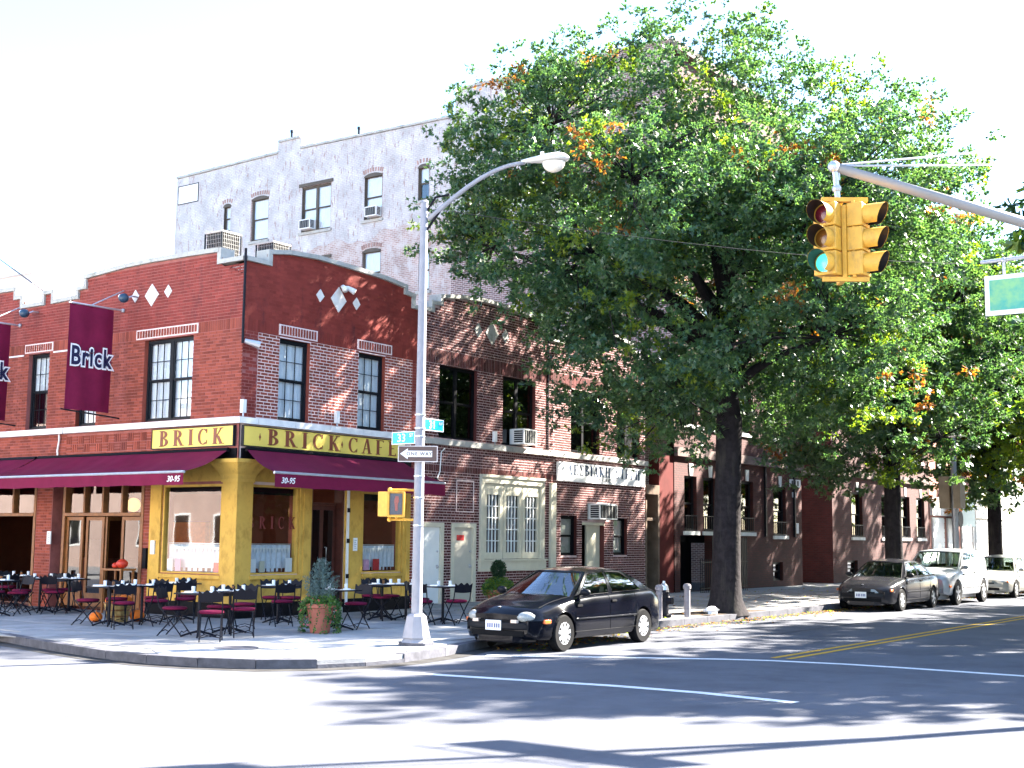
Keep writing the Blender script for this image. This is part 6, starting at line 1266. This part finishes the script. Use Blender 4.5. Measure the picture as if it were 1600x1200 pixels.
# ------------------------------------------------------------------ cars
def car(name, label, loc, rz, P):
    L, W, H = P['L'], P['W'], P['H']; fa, ra, wr = P['fa'], P['ra'], P['wr']; body_m, plastic = P['body'], P.get('bumper', P['body'])
    t = thing(name, label, P.get('cat', 'car'), loc, rz); hl = L / 2; cow, dk = P['cowl_x'], P['deck_x']; belt = P['belt']; zc = wr
    def lerp(tab, x):
        for (a, va), (b, vb) in zip(tab, tab[1:]):
            if a <= x <= b: f = (x - a) / (b - a); f = f * f * (3 - 2 * f) * .5 + f * .5; return va + (vb - va) * f
        return tab[0][1] if x < tab[0][0] else tab[-1][1]
    zt = P['top']; zs = P['sh']; xs = []
    x = -hl
    step = .06
    while x < hl - 1e-6: xs.append(x); x += step if (abs(x - fa) < .42 or abs(x - ra) < .42 or abs(x) > hl - .3) is True else step * 1.6
    xs.append(hl); arcR = wr + .045
    def hw(x):
        k = abs(x) / hl; c = 1 - (.17 if x > 0 else .12) * k ** 5 - (P.get('nose', .10) * max(0, (k - .93) / .07) ** 2); return W / 2 * c
    mb = MB(); N_ = 11; rows = []
    for x in xs:
        w_ = hw(x); A = .0
        for xc in (fa, ra):
            if abs(x - xc) < arcR: A = max(A, zc + math.sqrt(arcR ** 2 - (x - xc) ** 2))
        e = max(0, (abs(x) - (hl - .16)) / .16); zb = P['clear'] + .10 * e ** 2; T = lerp(zt, x) - .05 * e ** 2 * (1 if x > 0 else .6); Sh = lerp(zs, x) - .05 * e ** 2
        q = [(0, .17), (w_ - .28, .17), (w_ - .27, max(zb, A)), (w_ - .05, max(zb, A)), (w_ - .012, max(zb + .06, A)), (w_, max(.30 + .22, A + .01)), (w_ - .008, max(Sh - .17, A + .02)), (w_ - .035, max(Sh - .05, A + .03)), (w_ - .09, max(Sh, A + .035)), (w_ * .62, T), (0, T + .018)]
        rows.append([(x, -a, b) for a, b in q[::-1]] + [(x, a, b) for a, b in q[1:]])
    K = len(rows[0]); vs = [p for r in rows for p in r]; mb.add(vs, [(i * K + j, (i + 1) * K + j, (i + 1) * K + j + 1, i * K + j + 1) for i in range(len(rows) - 1) for j in range(K - 1)]); mb.add(rows[0], [tuple(range(K))]); mb.add(rows[-1], [tuple(range(K))[::-1]])
    def bend(p):
        x, y, z = p; k = (2 * y / W) ** 2
        if x > hl - .85: x -= .24 * k * ((x - hl + .85) / .85) ** 1.3
        if x < -hl + .6: x += .14 * k * ((-hl + .6 - x) / .6) ** 1.3
        return (x, y, z)
    def bentbox(mb, x0, x1, y0, y1, z0, z1, n=12, dz=0.):
        vs = []
        for i in range(n + 1):
            y = y0 + (y1 - y0) * i / n; c = dz * (2 * y / W) ** 2; vs += [bend(q) for q in ((x0, y, z0 + c), (x1, y, z0 + c), (x1, y, z1 + c), (x0, y, z1 + c))]
        mb.add(vs, [(4 * i + a, 4 * i + (a + 1) % 4, 4 * i + 4 + (a + 1) % 4, 4 * i + 4 + a) for i in range(n) for a in range(4)] + [(0, 1, 2, 3), tuple(4 * n + a for a in (3, 2, 1, 0))])
    mb.v = [bend(p) for p in mb.v]
    b_ = part('body', mb, body_m, t, smooth=True); 
    bm = bmesh.new(); bm.from_mesh(b_.data); bmesh.ops.remove_doubles(bm, verts=bm.verts, dist=.0008); bmesh.ops.recalc_face_normals(bm, faces=bm.faces)
    for e in bm.edges:
        if len(e.link_faces) == 2 and e.link_faces[0].normal.angle(e.link_faces[1].normal, 0) > R(38): e.smooth = False
    bm.to_mesh(b_.data); bm.free()
    # greenhouse
    bw, rw = W / 2 - .085, P['roofw']; xb0, xb1 = P['ws_base'], P['rs_base']; xr0, xr1 = P['roof0'], P['roof1']; hr = H - .075
    def beltz(u): return lerp(zs, xb0 + (xb1 - xb0) * u) - .012
    U = P['ubreaks']; Vb = [0, .05, .90, 1]
    def side(s, u, v):
        xb = xb0 + (xb1 - xb0) * u; xr = xr0 + (xr1 - xr0) * u; x = xb + (xr - xb) * v; z = beltz(u) + (hr + .03 * math.sin(math.pi * min(1, max(0, u))) - beltz(u)) * v; y = bw + (rw - bw) * v + .035 * math.sin(math.pi * v) + .0; y -= .05 * (abs(u - .45) * 2) ** 3 * (1 - v) * .6; return Vector((x, s * y, z))
    def ws(s, v, xb, xr, bul, zb, z1, k):   # s in -1..1 across
        a, b = side(1, k, 0), side(1, k, 1); y = (a.y + (b.y - a.y) * v) * s; p = side(1, k, v); return Vector((p.x + bul * (1 - s * s), y, p.z + .02 * (1 - s * s) * v))
    frame = MB(); glassp = []
    for s in (-1, 1):
        for i, (u0, u1) in enumerate(zip(U, U[1:])):
            for j, (v0, v1) in enumerate(zip(Vb, Vb[1:])):
                fn = lambda a, b, u0=u0, u1=u1, v0=v0, v1=v1, s=s: side(s, u0 + (u1 - u0) * a, v0 + (v1 - v0) * b)
                if j == 1 and i in P['glass']: glassp.append(('side_window', fn, s))
                else: frame.grid(fn, max(1, int((u1 - u0) * 12)), 4 if j == 1 else 1)
    for nm, k, bul in (('windshield', 0, P['wsb']), ('rear_window', 1, -.08)):
        for (s0, s1) in ((-1, -.93), (-.93, .93), (.93, 1)):
            for (v0, v1) in ((0, .05), (.05, .93), (.93, 1)):
                fn = lambda a, b, s0=s0, s1=s1, v0=v0, v1=v1, k=k, bul=bul: ws(s0 + (s1 - s0) * a, v0 + (v1 - v0) * b, 0, 0, bul, 0, 0, k)
                if s0 == -.93 and v0 == .05: glassp.append((nm, fn, 0))
                else: frame.grid(fn, 10 if s0 == -.93 else 1, 4 if v0 == .05 else 1)
    def roof(a, b):
        s = -1 + 2 * a; e = side(1, b, 1); f0 = P['wsb'] * (1 - b) * (1 - b) * (1 - s * s) ; f1 = -.08 * b * b * (1 - s * s); k = 1 - abs(s) ** 2.6
        return Vector((e.x + f0 * (1 if b == 0 else (1 - b)) + f1, e.y * s, e.z + (.02 * (1 - s * s)) * (1 if b in (0, 1) else 1) + .03 * k * math.sin(math.pi * (.12 + .76 * b)) * min(1, b * 5) * min(1, (1 - b) * 5)))
    frame.grid(roof, 14, 16); part('cabin', frame, body_m, t, smooth=True)
    for nm, fn, s in glassp:
        g = MB(); g.grid(fn, 8, 5); go = part(nm, g, g_car, t, smooth=True)
        if s:   # black rubber surround
            r_ = MB(); ed = [fn(a, 0) for a in (0, .25, .5, .75, 1)] + [fn(1, b) for b in (.25, .5, .75, 1)] + [fn(a, 1) for a in (.75, .5, .25, 0)] + [fn(0, b) for b in (.75, .5, .25, 0)]; r_.tube(ed, .008, 4, cap=False); part('weatherstrip', r_, m_rubber, go)
        else:
            r_ = MB(); ed = [fn(a / 8, 0) for a in range(9)] + [fn(1, b / 4) for b in range(1, 5)] + [fn(a / 8, 1) for a in range(7, -1, -1)] + [fn(0, b / 4) for b in (3, 2, 1, 0)]; r_.tube(ed, .009, 4, cap=False); part('weatherstrip', r_, m_rubber, go)
            if nm == 'windshield':
                for (a0, a1) in ((.12, .42), (.5, .82)): w_ = MB(); w_.tube([fn(a0, -.03) + Vector((.02, 0, .02)), fn(a0 + .05, .0) + Vector((.012, 0, .015)), fn(a1, .05) + Vector((.012, 0, .015))], .008, 5); part('wiper', w_, m_rubber, go)
                k_ = MB(); k_.grid(lambda a, b: fn(.06 + .12 * a, .06 + .09 * b) + Vector((-.015, 0, 0)), 1, 1); part('sticker', k_, m_paper, go); k_ = MB(); k_.grid(lambda a, b: fn(.20 + .05 * a, .06 + .08 * b) + Vector((-.015, 0, 0)), 1, 1); part('sticker', k_, m_paper, go)
    # interior
    m_in = M('car_interior', (.045, .045, .05), .8, var=.1); mb = MB(); mb.box(ra - .1, cow - .1, -W / 2 + .16, W / 2 - .16, .28, .42); mb.box(cow - .45, cow - .12, -W / 2 + .14, W / 2 - .14, .6, belt - .05); part('floor_and_dash', mb, m_in, t)
    for (sx_, ys) in ((P['seat'], (-.36, .36)), (P['seat'] - .85, (-.38, .0, .38))):
        for y in ys: mb = MB(); mb.box(sx_ - .02, sx_ + .46, y - .24 if len(ys) == 2 else y - .19, y + .24 if len(ys) == 2 else y + .19, .42, .56); mb.box(sx_ - .16, sx_ - .01, y - .22 if len(ys) == 2 else y - .19, y + .22 if len(ys) == 2 else y + .19, .5, 1.02); mb.box(sx_ - .15, sx_ - .06, y - .12, y + .12, 1.04, 1.18); part('seat', mb, m_in, t)
    mb = MB(); mb.lathe([(.17, -.012), (.185, 0), (.17, .012)], (cow - .55, .36, .86), 18, 'x'); part('steering_wheel', mb, m_rubber, t)
    # wheels
    for x in (fa, ra):
        for s in (-1, 1):
            yo = s * (W / 2 - .012); yi = s * (W / 2 - .20); wh = MB(); r = wr
            wh.lathe([(r * .60, yi), (r * .93, yi), (r, yi + s * .03), (r, yo - s * .03), (r * .94, yo), (r * .62, yo - s * .004)], (x, 0, r), 28, 'y'); w_ = part('wheel', wh, m_rubber, t, smooth=False)
            rm = MB(); rm.lathe([(r * .625, yo - s * .012), (r * .58, yo - s * .002), (r * .53, yo - s * .012)], (x, 0, r), 28, 'y'); rm.lathe([(.0, yo + s * .002), (r * .16, yo), (r * .2, yo - s * .012)], (x, 0, r), 16, 'y')
            ns = P.get('spokes', 8)
            for k in range(ns): a = 2 * math.pi * (k + .25) / ns; rm.bar((x + r * .15 * math.cos(a), yo - s * .012, r + r * .15 * math.sin(a)), (x + r * .6 * math.cos(a), yo - s * .012, r + r * .6 * math.sin(a)), r * .20, .018, (0, 1, 0))
            part('rim', rm, m_steel, w_); dk_ = MB(); dk_.lathe([(0, yo - s * .05), (r * .63, yo - s * .05)], (x, 0, r), 20, 'y'); part('brake_disc', dk_, m_rubber, w_)
    # seams
    def seam(pts): m_ = MB(); m_.tube(pts, .0045, 4, cap=False); part('door_seam', m_, m_rubber, t)
    def sidep(x, z, s, o=.001):
        w_ = hw(x); Sh = lerp(zs, x); tab = [(P['clear'] + .06, w_ - .012), (.52, w_), (Sh - .17, w_ - .008), (Sh - .05, w_ - .035), (Sh, w_ - .09)]
        y = tab[0][1]; bx_ = lambda v: Vector(bend(v))
        for (a, va), (b, vb) in zip(tab, tab[1:]):
            if a <= z <= b: y = va + (vb - va) * (z - a) / (b - a)
        return bx_((x, s * (y + o), z))
    for s in (-1, 1):
        for xd in P['doors']: seam([sidep(xd, z, s) for z in (P['clear'] + .1, .4, .52, .62, .72, lerp(zs, xd) - .05, lerp(zs, xd) - .005)])
        seam([sidep(P['doors'][0] + (P['doors'][-1] - P['doors'][0]) * k / 8, P['clear'] + .1, s) for k in range(9)])
        m_ = MB(); m_.tube([sidep(P['doors'][-1] + .1 + (fa - .42 - P['doors'][-1] - .1) * 0 + (P['doors'][0] - P['doors'][-1]) * 0, .5, s, .004)] + [sidep(P['doors'][-1] + (P['doors'][0] - P['doors'][-1]) * k / 6, .52, s, .006) for k in range(7)], .013, 5); part('side_moulding', m_, plastic if P.get('trim') is None else P['trim'], t)
        for xd in P['doors'][:-1]: m_ = MB(); p_ = sidep(xd - .13, lerp(zs, xd) - .12, s, .012); m_.box(p_.x - .075, p_.x + .075, p_.y - .012, p_.y + .012, p_.z - .018, p_.z + .018); part('door_handle', m_, m_rubber if P.get('dark_handles', True) else body_m, t)
        m_ = MB(); mx = xb0 - .22; p_ = Vector((mx, s * (W / 2 + .02), belt + .05)); m_.ball(p_, .06, .10, .065, 10, 6); m_.bar((mx, s * (W / 2 - .1), belt + .01), p_, .04, .03); part('mirror', m_, plastic if P.get('mirror_dark') else body_m, t, smooth=True)
    # hood seam, grille, lights, bumper insert, plate
    def topz(x, y): w_ = hw(x); T = lerp(zt, x); Sh = lerp(zs, x); a = abs(y); return T + .018 * (1 - a / (w_ * .62)) if a < w_ * .62 else T + (Sh - T) * (a - w_ * .62) / (w_ - .09 - w_ * .62)
    for s in (-1, 1): m_ = MB(); m_.tube([Vector(bend((x, s * y, topz(x, y) + .003))) for x, y in [(cow - .02 + (hl - .28 - cow) * k / 8, W * .40 - .04 * k / 8 * 1.4) for k in range(9)]], .005, 4, cap=False); part('hood_seam', m_, m_rubber, t)
    nz = lerp(zt, hl) - .05; fx = hl + .002
    m_ = MB(); bentbox(m_, hl - .06, hl + .008, -.36, .36, nz - .125, nz - .085, 8); part('grille', m_, m_rubber, t)
    m_ = MB(); bentbox(m_, hl - .12, hl + .018, -hw(hl) + .01, hw(hl) - .01, .37, .495, 16); o_ = part('bumper', m_, plastic, t); bevel(o_, .03, 3)
    m_ = MB(); bentbox(m_, hl - .1, hl + .012, -.52, .52, .27, .355, 10); part('air_intake', m_, m_rubber, t)
    m_ = MB(); m_.box(hl + .019, hl + .028, -.155, .155, .36, .52); pt = part('license_plate', m_, m_paper, t)
    for k in range(6): m_ = MB(); y = -.115 + k * .042 + (.012 if k > 2 else 0); m_.box(hl + .0285, hl + .031, y, y + .024, .40, .47); part('plate_character', m_, M('plate_blue', (.03, .05, .2), .5, var=0), pt)
    m_ = MB(); bentbox(m_, -hl - .03, -hl + .12, -hw(hl) + .02, hw(hl) - .02, .40, .54, 14); o_ = part('bumper', m_, plastic, t); bevel(o_, .03, 3)
    for s in (-1, 1):
        if P['lights'] == 'round':
            m_ = MB(); m_.ball((hl - .085, s * (hw(hl - .1) - .20), nz - .035), .115, .145, .088, 20, 12); m_.v = [bend(p) for p in m_.v]; lt_ = part('headlight', m_, M('headlight_glass', (.26, .28, .28), .10, var=.35, scale=55, spec=.8), t, smooth=True); lt_.rotation_euler = (0, 0, 0)
            m_ = MB(); m_.box(hl - .07, hl + .0, .33 if s > 0 else -.44, .44 if s > 0 else -.33, nz - .125, nz - .075); part('marker_light', m_, M('marker_pale', (.7, .55, .45), .3, var=0), t)
        else:
            m_ = MB(); y0, y1 = hw(hl) - .36, hw(hl) + .005; q = [(hl - .02, y0, nz - .02), (hl + .012, y0, nz - .13), (hl - .06, y1, nz - .12), (hl - .12, y1, nz - .0), (hl - .10, y0, nz - .0)]
            m_.add([(a, s * b, c) for a, b, c in q] + [(a - .06, s * b, c - .01) for a, b, c in q], [(0, 1, 2, 3), (0, 3, 4), (5, 6, 7, 8)] + [(i, (i + 1) % 5, 5 + (i + 1) % 5, 5 + i) for i in range(5)]); m_.v = [bend(p) for p in m_.v]; part('headlight', m_, M('headlight_glass', (.26, .28, .28), .10, var=.35, scale=55, spec=.8), t)
        xs_ = hl - .30 if P['lights'] == 'round' else hl - .2; p_ = sidep(xs_, .5 + (.0 if P['lights'] == 'round' else .06), s, .004); m_ = MB(); m_.box(p_.x - .10, p_.x + .10, p_.y - .03, p_.y + .012, p_.z - .03, p_.z + .035); o_ = part('side_marker', m_, M('amber_lens', (.62, .12, .02), .3, var=.1, spec=.7), t); bevel(o_, .012)
        m_ = MB(); zz = lerp(zs, -hl + .05) - .12; m_.box(-hl - .012, -hl + .14, s * (hw(-hl) - .30) if s > 0 else -(hw(-hl)) - .004, (hw(-hl) + .004) if s > 0 else -(hw(-hl) - .30), zz - .07, zz + .06); m_.v = [bend(p) for p in m_.v]; o_ = part('tail_light', m_, M('red_lens', (.3, .015, .015), .25, var=0, spec=.7), t); bevel(o_, .02)
    m_ = MB(); m_.ball((hl - .14, 0, lerp(zt, hl - .14) + .022), .02, .03, .008); part('badge', m_, m_alu, t)
    return t
def paint(name, c, r=.28, metal=.0): return M(name, c, r, metal=metal, var=.05, scale=3, coat=.22, spec=.15)
neon = dict(L=4.36, W=1.70, H=1.36, fa=1.34, ra=-1.28, wr=.30, clear=.21, belt=.90, cowl_x=.98, deck_x=-1.5, ws_base=.98, rs_base=-1.72, roof0=.22, roof1=-.98, roofw=.52, wsb=.24, seat=-.15,
            top=[(-2.18, .93), (-1.9, 1.0), (-1.5, 1.01), (-.8, .95), (.6, .93), (1.1, .90), (1.6, .82), (1.95, .735), (2.18, .66)], sh=[(-2.18, .86), (-1.7, .95), (-.8, .925), (.3, .90), (.95, .865), (1.4, .80), (1.9, .70), (2.18, .63)],
            ubreaks=[0, .05, .42, .47, .86, 1], glass=(1, 3), doors=[1.02, -.10, -1.0], body=paint('black_car_paint', (.0025, .003, .006), .16), bumper=M('black_bumper', (.006, .007, .011), .5, var=.05, spec=.15), lights='round', spokes=9, mirror_dark=True)
car('parked_car', 'black compact sedan with round headlights parked at the kerb nearest the crossing', (.70, -7.78, 0), math.pi, neon)
civ = dict(neon, L=4.45, W=1.70, H=1.38, fa=1.36, ra=-1.30, lights='wide', body=paint('dark_grey_car_paint', (.018, .018, .022), .2), bumper=M('dark_bumper', (.012, .012, .015), .5, var=.05, spec=.15), rs_base=-1.7, roof1=-.85, spokes=6)
car('parked_car', 'dark grey sedan parked beside the second oak trunk', (17.4, -7.78, 0), math.pi, civ)
suv = dict(neon, L=4.45, W=1.76, H=1.66, fa=1.42, ra=-1.30, wr=.36, clear=.30, belt=1.06, cowl_x=.98, ws_base=.98, rs_base=-2.02, roof0=.24, roof1=-1.85, roofw=.66, wsb=.14, seat=-.2,
           top=[(-2.25, 1.02), (-1.9, 1.10), (.6, 1.10), (1.2, 1.07), (1.8, 1.0), (2.1, .93), (2.25, .84)], sh=[(-2.25, 1.02), (-1.9, 1.08), (.3, 1.06), (1.2, 1.01), (1.9, .92), (2.25, .82)], ubreaks=[0, .04, .36, .40, .68, .72, .95, 1], glass=(1, 3, 5), doors=[.95, -.15, -1.0],
           body=paint('silver_car_paint', (.50, .51, .52), .3, .35), bumper=M('grey_bumper', (.25, .25, .26), .5, var=.05), lights='wide', spokes=5, cat='suv')
car('parked_suv', 'silver sport utility vehicle parked behind the dark grey sedan', (22.25, -7.82, 0), math.pi, suv)
c3 = dict(civ, L=4.6, W=1.76, H=1.44, body=paint('champagne_car_paint', (.42, .41, .37), .3, .35), bumper=M('champagne_bumper', (.36, .35, .31), .4, var=.05)); car('parked_car', 'champagne sedan parked behind the silver sport utility vehicle', (28.9, -7.8, 0), math.pi, c3)
c4 = dict(civ, L=4.5, body=paint('white_car_paint', (.62, .62, .62), .3), bumper=M('white_bumper', (.55, .55, .55), .4, var=.05)); car('parked_car', 'white sedan at the right picture edge, farthest of the parked cars', (34.6, -7.8, 0), math.pi, c4)
